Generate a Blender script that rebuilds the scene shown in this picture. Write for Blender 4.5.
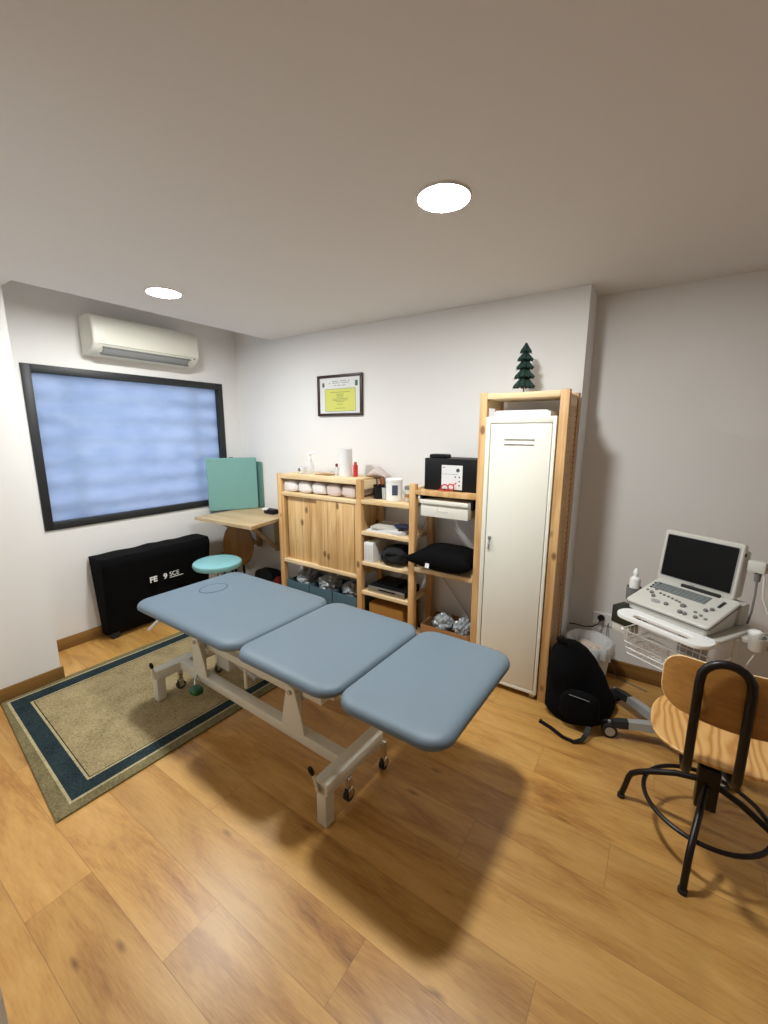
import bpy, bmesh, math, random
from math import sin, cos, pi, radians
from mathutils import Vector, Matrix, noise

random.seed(7)
SC = bpy.context.scene
COL = SC.collection
for o in list(bpy.data.objects):
    bpy.data.objects.remove(o)

# ------------------------------------------------------------------ camera
CAM_H = 1.568
F_PX = 419.08
PITCH, ROLL, YAW = radians(10.79), radians(0.117), radians(-33.88)
fwd = Vector((sin(YAW)*cos(PITCH), cos(YAW)*cos(PITCH), -sin(PITCH)))
rt = Vector((cos(YAW), -sin(YAW), 0))
up = rt.cross(fwd)
rt2 = rt*cos(ROLL) + up*sin(ROLL)
up2 = -rt*sin(ROLL) + up*cos(ROLL)
cd = bpy.data.cameras.new('camera')
cam = bpy.data.objects.new('camera', cd)
COL.objects.link(cam)
cam.matrix_world = Matrix(((rt2.x, up2.x, -fwd.x, 0), (rt2.y, up2.y, -fwd.y, 0), (rt2.z, up2.z, -fwd.z, CAM_H), (0, 0, 0, 1)))
cd.sensor_fit = 'VERTICAL'
cd.sensor_height = 24.0
cd.lens = F_PX/1024*24.0
cd.clip_start = 0.02
SC.camera = cam

# ------------------------------------------------------------------ world, exposure
SKY_STRENGTH = .80
LAMP_STRENGTH = 260.0
EXPOSURE = 0.56
w = bpy.data.worlds.new('world')
SC.world = w
w.use_nodes = True
nt = w.node_tree
nt.nodes.clear()
wo = nt.nodes.new('ShaderNodeOutputWorld')
wb = nt.nodes.new('ShaderNodeBackground')
wb.inputs[0].default_value = (0.57, 0.69, .96, 1)
wb.inputs[1].default_value = SKY_STRENGTH
nt.links.new(wb.outputs[0], wo.inputs[0])
SC.view_settings.view_transform = 'Standard'
SC.view_settings.look = 'None'
SC.view_settings.gamma = 1
SC.view_settings.use_curve_mapping = False
SC.view_settings.exposure = EXPOSURE

# ------------------------------------------------------------------ materials
def srgb(r, g, b):
    def c(v):
        v /= 255
        return v/12.92 if v <= .04045 else ((v+.055)/1.055)**2.4
    return (c(r), c(g), c(b), 1)

def newmat(name):
    m = bpy.data.materials.new(name)
    m.use_nodes = True
    n = m.node_tree.nodes
    return m, n, m.node_tree.links, n['Principled BSDF']

def mat(name, col, rough=.5, metal=0, noise_amt=.0, scale=30, bump=0, bscale=200, spec=.5, coat=0, trans=0, alpha=1, sheen=0):
    m, n, l, b = newmat(name)
    b.inputs['Base Color'].default_value = col
    b.inputs['Roughness'].default_value = rough
    b.inputs['Metallic'].default_value = metal
    b.inputs['Specular IOR Level'].default_value = spec
    b.inputs['Coat Weight'].default_value = coat
    b.inputs['Transmission Weight'].default_value = trans
    b.inputs['Alpha'].default_value = alpha
    b.inputs['Sheen Weight'].default_value = sheen
    tc = n.new('ShaderNodeTexCoord')
    if noise_amt > 0:
        t = n.new('ShaderNodeTexNoise')
        t.inputs['Scale'].default_value = scale
        t.inputs['Detail'].default_value = 4
        l.new(tc.outputs['Object'], t.inputs['Vector'])
        mx = n.new('ShaderNodeMix'); mx.data_type = 'RGBA'
        k = 1-noise_amt
        mx.inputs[6].default_value = (col[0]*k, col[1]*k, col[2]*k, 1)
        k = 1+noise_amt
        mx.inputs[7].default_value = (min(1, col[0]*k), min(1, col[1]*k), min(1, col[2]*k), 1)
        l.new(t.outputs['Fac'], mx.inputs[0])
        l.new(mx.outputs[2], b.inputs['Base Color'])
    if bump > 0:
        t2 = n.new('ShaderNodeTexNoise')
        t2.inputs['Scale'].default_value = bscale
        t2.inputs['Detail'].default_value = 3
        l.new(tc.outputs['Object'], t2.inputs['Vector'])
        bp = n.new('ShaderNodeBump')
        bp.inputs['Strength'].default_value = bump
        bp.inputs['Distance'].default_value = .002
        l.new(t2.outputs['Fac'], bp.inputs['Height'])
        l.new(bp.outputs['Normal'], b.inputs['Normal'])
    return m

def ramp(n, l, src, stops):
    r = n.new('ShaderNodeValToRGB')
    e = r.color_ramp.elements
    e[0].position, e[0].color = stops[0]
    e[1].position, e[1].color = stops[-1]
    for p, c in stops[1:-1]:
        x = e.new(p); x.color = c
    l.new(src, r.inputs[0])
    return r.outputs[0]

def wood(name, light, dark, axis='Z', rough=.5, ring=1.0, knots=True, kcol=None, scale=1.0):
    """solid timber: grain stretched along one axis, a few knots"""
    m, n, l, b = newmat(name)
    tc = n.new('ShaderNodeTexCoord')
    mp = n.new('ShaderNodeMapping')
    s = [9*scale, 9*scale, 9*scale]
    s['XYZ'.index(axis)] = 0.9*scale
    mp.inputs['Scale'].default_value = s
    l.new(tc.outputs['Object'], mp.inputs[0])
    t = n.new('ShaderNodeTexNoise'); t.inputs['Scale'].default_value = 1.6; t.inputs['Detail'].default_value = 6; t.inputs['Distortion'].default_value = .8
    l.new(mp.outputs[0], t.inputs['Vector'])
    mp2 = n.new('ShaderNodeMapping')
    s2 = [60*scale]*3; s2['XYZ'.index(axis)] = 2.0*scale
    mp2.inputs['Scale'].default_value = s2
    l.new(tc.outputs['Object'], mp2.inputs[0])
    t2 = n.new('ShaderNodeTexNoise'); t2.inputs['Scale'].default_value = 2; t2.inputs['Detail'].default_value = 3
    l.new(mp2.outputs[0], t2.inputs['Vector'])
    ad = n.new('ShaderNodeMath'); ad.operation = 'MULTIPLY_ADD'; ad.inputs[1].default_value = .35
    l.new(t2.outputs['Fac'], ad.inputs[0]); l.new(t.outputs['Fac'], ad.inputs[2])
    c = ramp(n, l, ad.outputs[0], [(.56, light), (.74, tuple((light[i]+dark[i])/2 for i in range(3))+(1,)), (.95, dark)])
    out = c
    if knots:
        mp3 = n.new('ShaderNodeMapping')
        s3 = [9]*3; s3['XYZ'.index(axis)] = 5
        mp3.inputs['Scale'].default_value = s3
        mp3.inputs['Location'].default_value = (.3, .7, .1)
        l.new(tc.outputs['Object'], mp3.inputs[0])
        v = n.new('ShaderNodeTexVoronoi'); v.inputs['Scale'].default_value = 1.0
        l.new(mp3.outputs[0], v.inputs['Vector'])
        kr = ramp(n, l, v.outputs['Distance'], [(.10, (.85, .85, .85, 1)), (.17, (0, 0, 0, 1))])
        mx = n.new('ShaderNodeMix'); mx.data_type = 'RGBA'
        l.new(kr, mx.inputs[0]); l.new(c, mx.inputs[6])
        mx.inputs[7].default_value = kcol or (dark[0]*.35, dark[1]*.3, dark[2]*.3, 1)
        out = mx.outputs[2]
    l.new(out, b.inputs['Base Color'])
    b.inputs['Roughness'].default_value = rough
    bp = n.new('ShaderNodeBump'); bp.inputs['Strength'].default_value = .15; bp.inputs['Distance'].default_value = .001
    l.new(t2.outputs['Fac'], bp.inputs['Height']); l.new(bp.outputs['Normal'], b.inputs['Normal'])
    return m

def floor_material():
    m, n, l, b = newmat('oak_laminate')
    tc = n.new('ShaderNodeTexCoord')
    sx = n.new('ShaderNodeSeparateXYZ'); l.new(tc.outputs['Object'], sx.inputs[0])
    def M(op, a, c=None, d=None):
        q = n.new('ShaderNodeMath'); q.operation = op
        for i, v in enumerate((a, c, d)):
            if v is None: continue
            if isinstance(v, (int, float)): q.inputs[i].default_value = v
            else: l.new(v, q.inputs[i])
        return q.outputs[0]
    W, LEN = .195, 1.285
    yy = M('DIVIDE', M('SUBTRACT', sx.outputs['Y'], .057), W)
    row = M('FLOOR', yy)
    fy = M('SUBTRACT', yy, row)
    xx = M('DIVIDE', M('SUBTRACT', M('ADD', sx.outputs['X'], 2.044), M('MULTIPLY', row, .472)), LEN)
    colm = M('FLOOR', xx)
    fx = M('SUBTRACT', xx, colm)
    cmb = n.new('ShaderNodeCombineXYZ'); l.new(colm, cmb.inputs[0]); l.new(row, cmb.inputs[1])
    wn = n.new('ShaderNodeTexWhiteNoise'); wn.noise_dimensions = '3D'; l.new(cmb.outputs[0], wn.inputs['Vector'])
    # grain, shifted per plank
    sc = n.new('ShaderNodeVectorMath'); sc.operation = 'SCALE'; sc.inputs['Scale'].default_value = 13.7
    l.new(wn.outputs['Color'], sc.inputs[0])
    av = n.new('ShaderNodeVectorMath'); av.operation = 'ADD'
    l.new(tc.outputs['Object'], av.inputs[0]); l.new(sc.outputs[0], av.inputs[1])
    mp = n.new('ShaderNodeMapping'); mp.inputs['Scale'].default_value = (1.0, 5.0, 1); l.new(av.outputs[0], mp.inputs[0])
    t = n.new('ShaderNodeTexNoise'); t.inputs['Scale'].default_value = 1.5; t.inputs['Detail'].default_value = 9; t.inputs['Distortion'].default_value = .7; t.inputs['Roughness'].default_value = .62
    l.new(mp.outputs[0], t.inputs['Vector'])
    mp2 = n.new('ShaderNodeMapping'); mp2.inputs['Scale'].default_value = (9, 95, 1); l.new(av.outputs[0], mp2.inputs[0])
    t2 = n.new('ShaderNodeTexNoise'); t2.inputs['Scale'].default_value = 2; t2.inputs['Detail'].default_value = 4
    l.new(mp2.outputs[0], t2.inputs['Vector'])
    f = M('MULTIPLY_ADD', t2.outputs['Fac'], .26, M('SUBTRACT', t.outputs['Fac'], .03))
    base = ramp(n, l, f, [(.42, srgb(220, 172, 102)), (.60, srgb(204, 154, 84)), (.72, srgb(182, 130, 66)), (.86, srgb(138, 90, 42))])
    # knots
    mp3 = n.new('ShaderNodeMapping'); mp3.inputs['Scale'].default_value = (2.6, 7.5, 1); l.new(av.outputs[0], mp3.inputs[0])
    v = n.new('ShaderNodeTexVoronoi'); v.inputs['Scale'].default_value = 1.0; l.new(mp3.outputs[0], v.inputs['Vector'])
    ks = ramp(n, l, v.outputs['Distance'], [(.01, (.8, .8, .8, 1)), (.10, (0, 0, 0, 1))])
    mk = n.new('ShaderNodeMix'); mk.data_type = 'RGBA'
    l.new(ks, mk.inputs[0]); l.new(base, mk.inputs[6]); mk.inputs[7].default_value = srgb(116, 70, 30)
    # per plank tone
    tone = M('MULTIPLY_ADD', wn.outputs['Value'], .20, .84)
    vm = n.new('ShaderNodeVectorMath'); vm.operation = 'SCALE'
    l.new(mk.outputs[2], vm.inputs[0]); l.new(tone, vm.inputs['Scale'])
    # joints
    ey = M('MINIMUM', fy, M('SUBTRACT', 1, fy))
    ex = M('MINIMUM', fx, M('SUBTRACT', 1, fx))
    jy = M('LESS_THAN', M('MULTIPLY', ey, W), .0011)
    jx = M('LESS_THAN', M('MULTIPLY', ex, LEN), .0011)
    j = M('MAXIMUM', jy, jx)
    mj = n.new('ShaderNodeMix'); mj.data_type = 'RGBA'
    l.new(M('MULTIPLY', j, .40), mj.inputs[0]); l.new(vm.outputs[0], mj.inputs[6]); mj.inputs[7].default_value = srgb(90, 55, 25)
    l.new(mj.outputs[2], b.inputs['Base Color'])
    b.inputs['Roughness'].default_value = .34
    b.inputs['Specular IOR Level'].default_value = .5
    bp = n.new('ShaderNodeBump'); bp.inputs['Strength'].default_value = .3; bp.inputs['Distance'].default_value = .0008
    l.new(M('SUBTRACT', t2.outputs['Fac'], M('MULTIPLY', j, 2)), bp.inputs['Height'])
    l.new(bp.outputs['Normal'], b.inputs['Normal'])
    return m

def rug_material(name, c1, c2, sc=140):
    m, n, l, b = newmat(name)
    tc = n.new('ShaderNodeTexCoord')
    t = n.new('ShaderNodeTexNoise'); t.inputs['Scale'].default_value = sc; t.inputs['Detail'].default_value = 5
    l.new(tc.outputs['Object'], t.inputs['Vector'])
    t3 = n.new('ShaderNodeTexNoise'); t3.inputs['Scale'].default_value = 7; t3.inputs['Detail'].default_value = 5
    l.new(tc.outputs['Object'], t3.inputs['Vector'])
    ad = n.new('ShaderNodeMath'); ad.operation = 'MULTIPLY_ADD'; ad.inputs[1].default_value = .5
    l.new(t3.outputs['Fac'], ad.inputs[0]); l.new(t.outputs['Fac'], ad.inputs[2])
    c = ramp(n, l, ad.outputs[0], [(.5, c1), (1.0, c2)])
    l.new(c, b.inputs['Base Color']); b.inputs['Roughness'].default_value = .95
    b.inputs['Specular IOR Level'].default_value = .1
    bp = n.new('ShaderNodeBump'); bp.inputs['Strength'].default_value = .6; bp.inputs['Distance'].default_value = .003
    l.new(t.outputs['Fac'], bp.inputs['Height']); l.new(bp.outputs['Normal'], b.inputs['Normal'])
    return m

def glass_pane_material():
    m = bpy.data.materials.new('frosted_glass'); m.use_nodes = True
    n, l = m.node_tree.nodes, m.node_tree.links
    n.clear()
    o = n.new('ShaderNodeOutputMaterial')
    tr = n.new('ShaderNodeBsdfTranslucent'); tr.inputs[0].default_value = (.88, .93, 1, 1)
    gl = n.new('ShaderNodeBsdfGlossy'); gl.inputs['Roughness'].default_value = .25
    mx = n.new('ShaderNodeMixShader'); mx.inputs[0].default_value = .06
    l.new(tr.outputs[0], mx.inputs[1]); l.new(gl.outputs[0], mx.inputs[2]); l.new(mx.outputs[0], o.inputs[0])
    # smears on the pane
    tc = n.new('ShaderNodeTexCoord')
    t = n.new('ShaderNodeTexNoise'); t.inputs['Scale'].default_value = 6; t.inputs['Detail'].default_value = 5
    mp = n.new('ShaderNodeMapping'); mp.inputs['Scale'].default_value = (1, 1, 2.2)
    l.new(tc.outputs['Object'], mp.inputs[0]); l.new(mp.outputs[0], t.inputs['Vector'])
    c = ramp(n, l, t.outputs['Fac'], [(.35, (.80, .86, .94, 1)), (.65, (.90, .94, 1, 1))])
    l.new(c, tr.inputs[0])
    return m

def emis(name, col, s):
    m = bpy.data.materials.new(name); m.use_nodes = True
    n, l = m.node_tree.nodes, m.node_tree.links
    n.clear()
    o = n.new('ShaderNodeOutputMaterial'); e = n.new('ShaderNodeEmission')
    e.inputs[0].default_value = col; e.inputs[1].default_value = s
    l.new(e.outputs[0], o.inputs[0])
    return m

M_ = {}
M_['wall'] = mat('white_wall_paint', srgb(236, 234, 232), .9, noise_amt=.012, scale=2, bump=.12, bscale=130)
M_['ceil'] = mat('white_ceiling_paint', srgb(232, 229, 226), .95, noise_amt=.01, scale=2, bump=.1, bscale=90)
M_['floor'] = floor_material()
PL, PD = srgb(242, 218, 176), srgb(214, 180, 130)
M_['pineZ'] = wood('pine_upright', srgb(222, 180, 124), srgb(180, 130, 76), 'Z')
M_['pineX'] = wood('pine_board', PL, PD, 'X', knots=False)
M_['pineY'] = wood('pine_rung', PL, PD, 'Y', knots=False)
M_['pinedoor'] = wood('knotty_pine_door', srgb(230, 194, 138), srgb(186, 136, 78), 'Z', knots=True)
M_['desk'] = wood('desk_laminate', srgb(200, 176, 138), srgb(168, 138, 98), 'X', knots=False)
M_['base'] = wood('oak_skirting', srgb(148, 108, 56), srgb(100, 68, 32), 'X', knots=False, rough=.4)
M_['baseY'] = wood('oak_skirting_side', srgb(150, 110, 58), srgb(102, 70, 34), 'Y', knots=False, rough=.4)
M_['plyseat'] = wood('ash_plywood', srgb(234, 186, 120), srgb(170, 112, 54), 'Y', knots=False, rough=.3, scale=1.3)
def ash():
    m, n, l, b = newmat('ash_plywood_seat')
    tc = n.new('ShaderNodeTexCoord')
    mp = n.new('ShaderNodeMapping'); mp.inputs['Scale'].default_value = (1, .22, 1)
    l.new(tc.outputs['Object'], mp.inputs[0])
    wv = n.new('ShaderNodeTexWave'); wv.bands_direction = 'X'
    wv.inputs['Scale'].default_value = 11; wv.inputs['Distortion'].default_value = 16; wv.inputs['Detail'].default_value = 2.5; wv.inputs['Detail Scale'].default_value = .9
    l.new(mp.outputs[0], wv.inputs['Vector'])
    c = ramp(n, l, wv.outputs['Fac'], [(.0, srgb(232, 184, 118)), (.6, srgb(222, 170, 102)), (1.0, srgb(198, 140, 76))])
    l.new(c, b.inputs['Base Color']); b.inputs['Roughness'].default_value = .3
    return m
M_['plyseat'] = ash()
M_['plyback_shaded'] = wood('plywood_back_shaded', srgb(184, 130, 64), srgb(146, 96, 42), 'X', knots=False, rough=.35, scale=.9)  # shade on the backrest's rear put into the colour; the veneer itself is lighter
M_['plyedge'] = mat('plywood_edge', srgb(232, 200, 150), .5, noise_amt=.1, scale=60)
M_['vinyl'] = mat('blue_grey_vinyl', srgb(106, 122, 135), .5, noise_amt=.03, scale=8, bump=.25, bscale=500)
M_['vinylseam'] = mat('vinyl_seam', srgb(64, 88, 110), .6)
M_['teal'] = mat('teal_vinyl', srgb(120, 168, 162), .5, noise_amt=.03, scale=10, bump=.15, bscale=400)
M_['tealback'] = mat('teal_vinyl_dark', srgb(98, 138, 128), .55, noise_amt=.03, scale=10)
M_['aqua'] = mat('aqua_vinyl', srgb(132, 186, 190), .4, noise_amt=.03, scale=10)
M_['cream'] = mat('cream_enamel', srgb(222, 218, 202), .4, noise_amt=.02, scale=5)
M_['creamdark'] = mat('cream_shadow_gap', srgb(90, 88, 80), .7)
M_['locker'] = mat('cream_locker_enamel', srgb(234, 232, 220), .35, noise_amt=.01, scale=5)
M_['chrome'] = mat('chrome', (.75, .75, .75, 1), .15, 1)
M_['steel'] = mat('brushed_steel', (.5, .5, .5, 1), .35, 1)
M_['silver'] = mat('silver_grey_plastic', srgb(172, 172, 170), .4, .3)
M_['black'] = mat('black_plastic', srgb(15, 15, 17), .5, spec=.25)
M_['blackmetal'] = mat('black_lacquered_tube', srgb(26, 20, 20), .35, .3)
M_['blackfab'] = mat('black_nylon', srgb(12, 12, 14), .9, noise_amt=.2, scale=25, bump=.5, bscale=60, spec=.1)
M_['darkfab'] = mat('dark_green_black_cloth', srgb(16, 19, 20), .9, noise_amt=.3, scale=20, bump=.5, bscale=80)
M_['rubber'] = mat('dark_rubber', srgb(36, 36, 36), .7)
M_['white'] = mat('white_plastic', srgb(242, 242, 240), .35, noise_amt=.01)
M_['warmwhite'] = mat('aircon_white_plastic', srgb(226, 224, 212), .35, noise_amt=.01)
M_['greywhite'] = mat('light_grey_plastic', srgb(206, 204, 196), .4, noise_amt=.01)
M_['grey'] = mat('grey_plastic', srgb(120, 120, 118), .5)
M_['greyslot'] = mat('vent_grey', srgb(150, 152, 150), .5)
M_['screen'] = mat('dark_screen_glass', srgb(5, 5, 6), .35, spec=.2)
M_['paper'] = mat('white_paper', srgb(228, 228, 228), .8, noise_amt=.02, scale=40)
M_['yellowpaper'] = mat('yellow_green_paper', srgb(214, 214, 112), .8, noise_amt=.05, scale=60)
M_['frame'] = mat('dark_brown_frame', srgb(52, 30, 24), .4)
M_['winframe'] = mat('black_window_frame', srgb(32, 34, 36), .5)
M_['glass'] = glass_pane_material()
M_['grille'] = mat('painted_shutter_bar', srgb(190, 200, 215), .7)
M_['rug'] = rug_material('beige_rug_pile', srgb(124, 109, 78), srgb(186, 168, 128))
M_['rugblue'] = rug_material('navy_rug_pile', srgb(24, 34, 38), srgb(56, 70, 74))
M_['rugline'] = rug_material('pale_rug_line', srgb(150, 138, 104), srgb(200, 188, 150))
M_['rugedge'] = rug_material('olive_rug_border', srgb(92, 84, 58), srgb(146, 134, 98))
M_['rugdark'] = rug_material('dark_rug_line', srgb(38, 34, 28), srgb(70, 62, 48))
M_['lamp'] = emis('lamp_diffuser_glow', (.955, .98, .965, 1), LAMP_STRENGTH)
M_['trim'] = mat('lamp_trim_white', srgb(235, 233, 228), .4)
M_['bluefab'] = mat('blue_grey_fabric_box', srgb(66, 92, 104), .9, noise_amt=.12, scale=60, bump=.3)
M_['plastic'] = mat('crumpled_grey_plastic_bag', srgb(150, 156, 160), .3, noise_amt=.45, scale=14, alpha=.8)
M_['foil'] = mat('crumpled_silver_plastic', srgb(170, 176, 180), .3, .25, noise_amt=.45, scale=22)
M_['towel'] = mat('white_towel', srgb(236, 230, 227), .95, noise_amt=.06, scale=20, bump=.8, bscale=150)
M_['towelpink'] = mat('pale_pink_towel', srgb(222, 204, 196), .95, noise_amt=.06, scale=20, bump=.8, bscale=150)
M_['pink'] = mat('pale_pink_cloth', srgb(206, 190, 186), .9, noise_amt=.04, scale=15, bump=.4)
M_['red'] = mat('red_plastic', srgb(196, 48, 48), .4)
M_['darkred'] = mat('dark_red_fabric', srgb(120, 26, 30), .8)
M_['card'] = mat('brown_cardboard', srgb(158, 116, 70), .85, noise_amt=.08, scale=15)
M_['carddark'] = mat('kraft_cardboard', srgb(150, 104, 40), .85, noise_amt=.08, scale=15)
M_['clear'] = mat('clear_plastic', srgb(225, 228, 228), .1, alpha=.35)
M_['liner'] = mat('white_bin_liner', srgb(232, 234, 234), .35, noise_amt=.06, scale=25, alpha=.9)
M_['green'] = mat('dark_green_plastic', srgb(18, 84, 48), .4)
M_['greenblack'] = mat('very_dark_green_plastic', srgb(34, 40, 28), .5)
M_['tree'] = mat('dark_green_bristle', srgb(20, 50, 42), .7, noise_amt=.4, scale=60, bump=1, bscale=200)
M_['trunk'] = mat('brown_wood_stem', srgb(120, 70, 40), .7)
M_['brownleather'] = wood('brown_plywood', srgb(136, 94, 40), srgb(104, 68, 26), 'Z', knots=False, scale=.9)
M_['navy'] = mat('navy_cloth', srgb(24, 28, 58), .8)
M_['label'] = mat('dark_blue_label', srgb(70, 76, 100), .6)
M_['key'] = mat('grey_green_key', srgb(128, 136, 136), .5)
M_['tissue'] = mat('crumpled_tissue', srgb(218, 202, 188), .9, noise_amt=.06, scale=30)

# ------------------------------------------------------------------ geometry helpers
class MB:
    def __init__(s):
        s.bm = bmesh.new()
    def _xf(s, vs, M):
        if M is not None:
            bmesh.ops.transform(s.bm, matrix=M, verts=vs)
    def box(s, x0, x1, y0, y1, z0, z1, bev=0, M=None, seg=2):
        r = bmesh.ops.create_cube(s.bm, size=1)
        vs = r['verts']
        for v in vs:
            v.co = Vector((x0+(v.co.x+.5)*(x1-x0), y0+(v.co.y+.5)*(y1-y0), z0+(v.co.z+.5)*(z1-z0)))
        if bev > 0:
            es = list({e for v in vs for e in v.link_edges})
            rb = bmesh.ops.bevel(s.bm, geom=es, offset=bev, segments=seg, affect='EDGES', profile=.5)
            vs = list({v for f in rb['faces'] for v in f.verts} | {v for v in vs if v.is_valid})
        s._xf(vs, M)
        return s
    def loops(s, loops, cap0=True, cap1=True, closed=False):
        """skin successive vertex rings"""
        R = [[s.bm.verts.new(p) for p in lp] for lp in loops]
        n = len(R[0])
        cnt = len(R) if closed else len(R)-1
        for i in range(cnt):
            a, b = R[i], R[(i+1) % len(R)]
            for j in range(n):
                k = (j+1) % n
                s.bm.faces.new((a[j], a[k], b[k], b[j]))
        if not closed:
            if cap0: s.bm.faces.new(list(reversed(R[0])))
            if cap1: s.bm.faces.new(R[-1])
        return s
    def lathe(s, prof, c=(0, 0, 0), n=24, cap0=True, cap1=True, M=None):
        L = []
        for r, z in prof:
            ring = [Vector((c[0]+r*cos(2*pi*i/n), c[1]+r*sin(2*pi*i/n), c[2]+z)) for i in range(n)]
            if M is not None: ring = [M @ p for p in ring]
            L.append(ring)
        return s.loops(L, cap0, cap1)
    def tube(s, pts, r, n=10, closed=False, caps=True):
        pts = [Vector(p) for p in pts]
        N = len(pts)
        rr = r if isinstance(r, (list, tuple)) else [r]*N
        tans = []
        for i in range(N):
            if closed: t = pts[(i+1) % N]-pts[i-1]
            else: t = pts[min(i+1, N-1)]-pts[max(i-1, 0)]
            tans.append(t.normalized())
        ref = Vector((0, 0, 1)) if abs(tans[0].z) < .9 else Vector((1, 0, 0))
        u = tans[0].cross(ref).normalized()
        L = []
        for i in range(N):
            t = tans[i]
            u = (u-t*u.dot(t)).normalized()
            v = t.cross(u)
            L.append([pts[i]+(u*cos(2*pi*k/n)+v*sin(2*pi*k/n))*rr[i] for k in range(n)])
        return s.loops(L, caps, caps, closed)
    def cyl(s, p0, p1, r, n=16, r1=None):
        return s.tube([p0, p1], [r, r if r1 is None else r1], n)
    def prism(s, pts, h0, h1, M=None):
        """2D outline (x,y) extruded z h0..h1"""
        a = [Vector((p[0], p[1], h0)) for p in pts]
        b = [Vector((p[0], p[1], h1)) for p in pts]
        if M is not None:
            a = [M @ p for p in a]; b = [M @ p for p in b]
        return s.loops([a, b])
    def blob(s, c, size, seed=0, amp=.15, freq=2.5, sub=3, M=None, power=1.0):
        r = bmesh.ops.create_icosphere(s.bm, subdivisions=sub, radius=1)
        for v in r['verts']:
            d = v.co.normalized()
            k = 1+amp*noise.noise(d*freq+Vector((seed*3.1, seed*1.7, 0)))*2
            if power != 1.0:
                d = Vector([math.copysign(abs(q)**power, q) for q in d])
            q = Vector((d.x*size[0], d.y*size[1], d.z*size[2]))*k
            if M is not None: q = M @ q
            v.co = Vector(c)+q
        return s
    def build(s, name, m, parent=None, smooth=35, off=None):
        if off is not None:
            bmesh.ops.translate(s.bm, vec=-Vector(off), verts=s.bm.verts)
        bmesh.ops.recalc_face_normals(s.bm, faces=s.bm.faces)
        me = bpy.data.meshes.new(name)
        s.bm.to_mesh(me); s.bm.free()
        me.materials.append(m)
        if smooth:
            me.polygons.foreach_set('use_smooth', [True]*len(me.polygons))
            me.set_sharp_from_angle(angle=radians(smooth))
        o = bpy.data.objects.new(name, me)
        COL.objects.link(o)
        if parent is not None: o.parent = parent
        return o

class T:
    """a thing: an Empty at its base; parts are authored in world coords (rot=None) or in local coords"""
    def __init__(s, name, label, cat, loc, rot=None, group=None):
        s.e = bpy.data.objects.new(name, None)
        COL.objects.link(s.e)
        s.e.empty_display_size = .05
        s.e.location = loc
        s.loc = Vector(loc)
        s.local = rot is not None
        if rot is not None: s.e.rotation_euler = (0, 0, rot)
        s.e['label'] = label; s.e['category'] = cat
        if group: s.e['group'] = group
    def part(s, name, mb, m, parent=None, smooth=35, label=None):
        o = mb.build(name, m, parent or s.e, smooth, None if s.local else s.loc)
        if label: o['label'] = label
        return o

def single(name, mb, m, label, cat, loc, group=None, smooth=35):
    o = mb.build(name, m, None, smooth, loc)
    o.location = loc
    o['label'] = label; o['category'] = cat
    if group: o['group'] = group
    return o

def struct(name, mb, m, parent=None, smooth=0):
    o = mb.build(name, m, parent, smooth)
    if parent is None: o['kind'] = 'structure'
    return o

def rrect(cx, cy, hx, hy, r, n=8):
    pts = []
    r = max(r, 1e-4)
    for (sx, sy, a0) in ((1, 1, 0), (-1, 1, 90), (-1, -1, 180), (1, -1, 270)):
        for i in range(n+1):
            a = radians(a0+90*i/n)
            pts.append((cx+sx*(hx-r)+r*cos(a), cy+sy*(hy-r)+r*sin(a)))
    return pts

def slab(mb, cx, cy, hx, hy, rad, prof, M=None, n=8):
    """rounded rectangle cushion: prof = [(inset, z)...] from bottom to top"""
    L = []
    for ins, z in prof:
        ring = [Vector((x, y, z)) for x, y in rrect(cx, cy, hx-ins, hy-ins, max(rad-ins, .002), n)]
        if M is not None: ring = [M @ p for p in ring]
        L.append(ring)
    return mb.loops(L)

def arc(c, r, a0, a1, n, ax=(1, 0, 0), ay=(0, 0, 1)):
    ax, ay = Vector(ax), Vector(ay)
    return [Vector(c)+ax*r*cos(a0+(a1-a0)*i/n)+ay*r*sin(a0+(a1-a0)*i/n) for i in range(n+1)]

def text_mesh(name, s, size, m, M, parent=None, depth=.0006, bold=0.0):
    cu = bpy.data.curves.new(name, 'FONT')
    cu.body = s; cu.size = size; cu.extrude = depth; cu.offset = bold
    cu.align_x = 'LEFT'
    tmp = bpy.data.objects.new('tmp_text', cu)
    COL.objects.link(tmp)
    bpy.context.view_layer.update()
    dg = bpy.context.evaluated_depsgraph_get()
    me = bpy.data.meshes.new_from_object(tmp.evaluated_get(dg))
    bpy.data.objects.remove(tmp)
    me.transform(M)
    me.materials.clear(); me.materials.append(m)
    o = bpy.data.objects.new(name, me)
    COL.objects.link(o)
    if parent: o.parent = parent
    return o

# ------------------------------------------------------------------ the room
XW = -3.52       # window wall
YB = 2.70        # back wall
ZC = 2.366       # ceiling
YP = .882        # pier end
struct('floor', MB().box(-3.8, 2.2, -2.3, 3.2, -.12, 0), M_['floor'])
struct('ceiling', MB().box(-3.028, 2.2, -2.3, 3.2, ZC, ZC+.24).box(-3.8, -3.028, -2.3, .91, ZC, ZC+.24).box(-3.8, -3.0, .88, 3.2, ZC+.24, ZC+.34), M_['ceil'])
W0, W1, WZ0, WZ1 = 1.035, 2.52, .888, 2.003
wl = MB()
wl.box(XW-.14, XW, .88, W0, 0, 2.6).box(XW-.14, XW, W1, 2.9, 0, 2.6)
wl.box(XW-.14, XW, W0, W1, 0, WZ0).box(XW-.14, XW, W0, W1, WZ1, 2.6)
struct('wall_left', wl, M_['wall'])
struct('wall_left_pier', MB().box(-3.66, -3.09, .10, YP, 0, ZC), M_['wall'])
struct('wall_back', MB().box(-3.66, -.446, YB, 3.1, 0, 2.6), M_['wall'])
struct('wall_back_recess', MB().box(-.446, 2.2, 2.95, 3.1, 0, ZC), M_['wall'])
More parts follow.
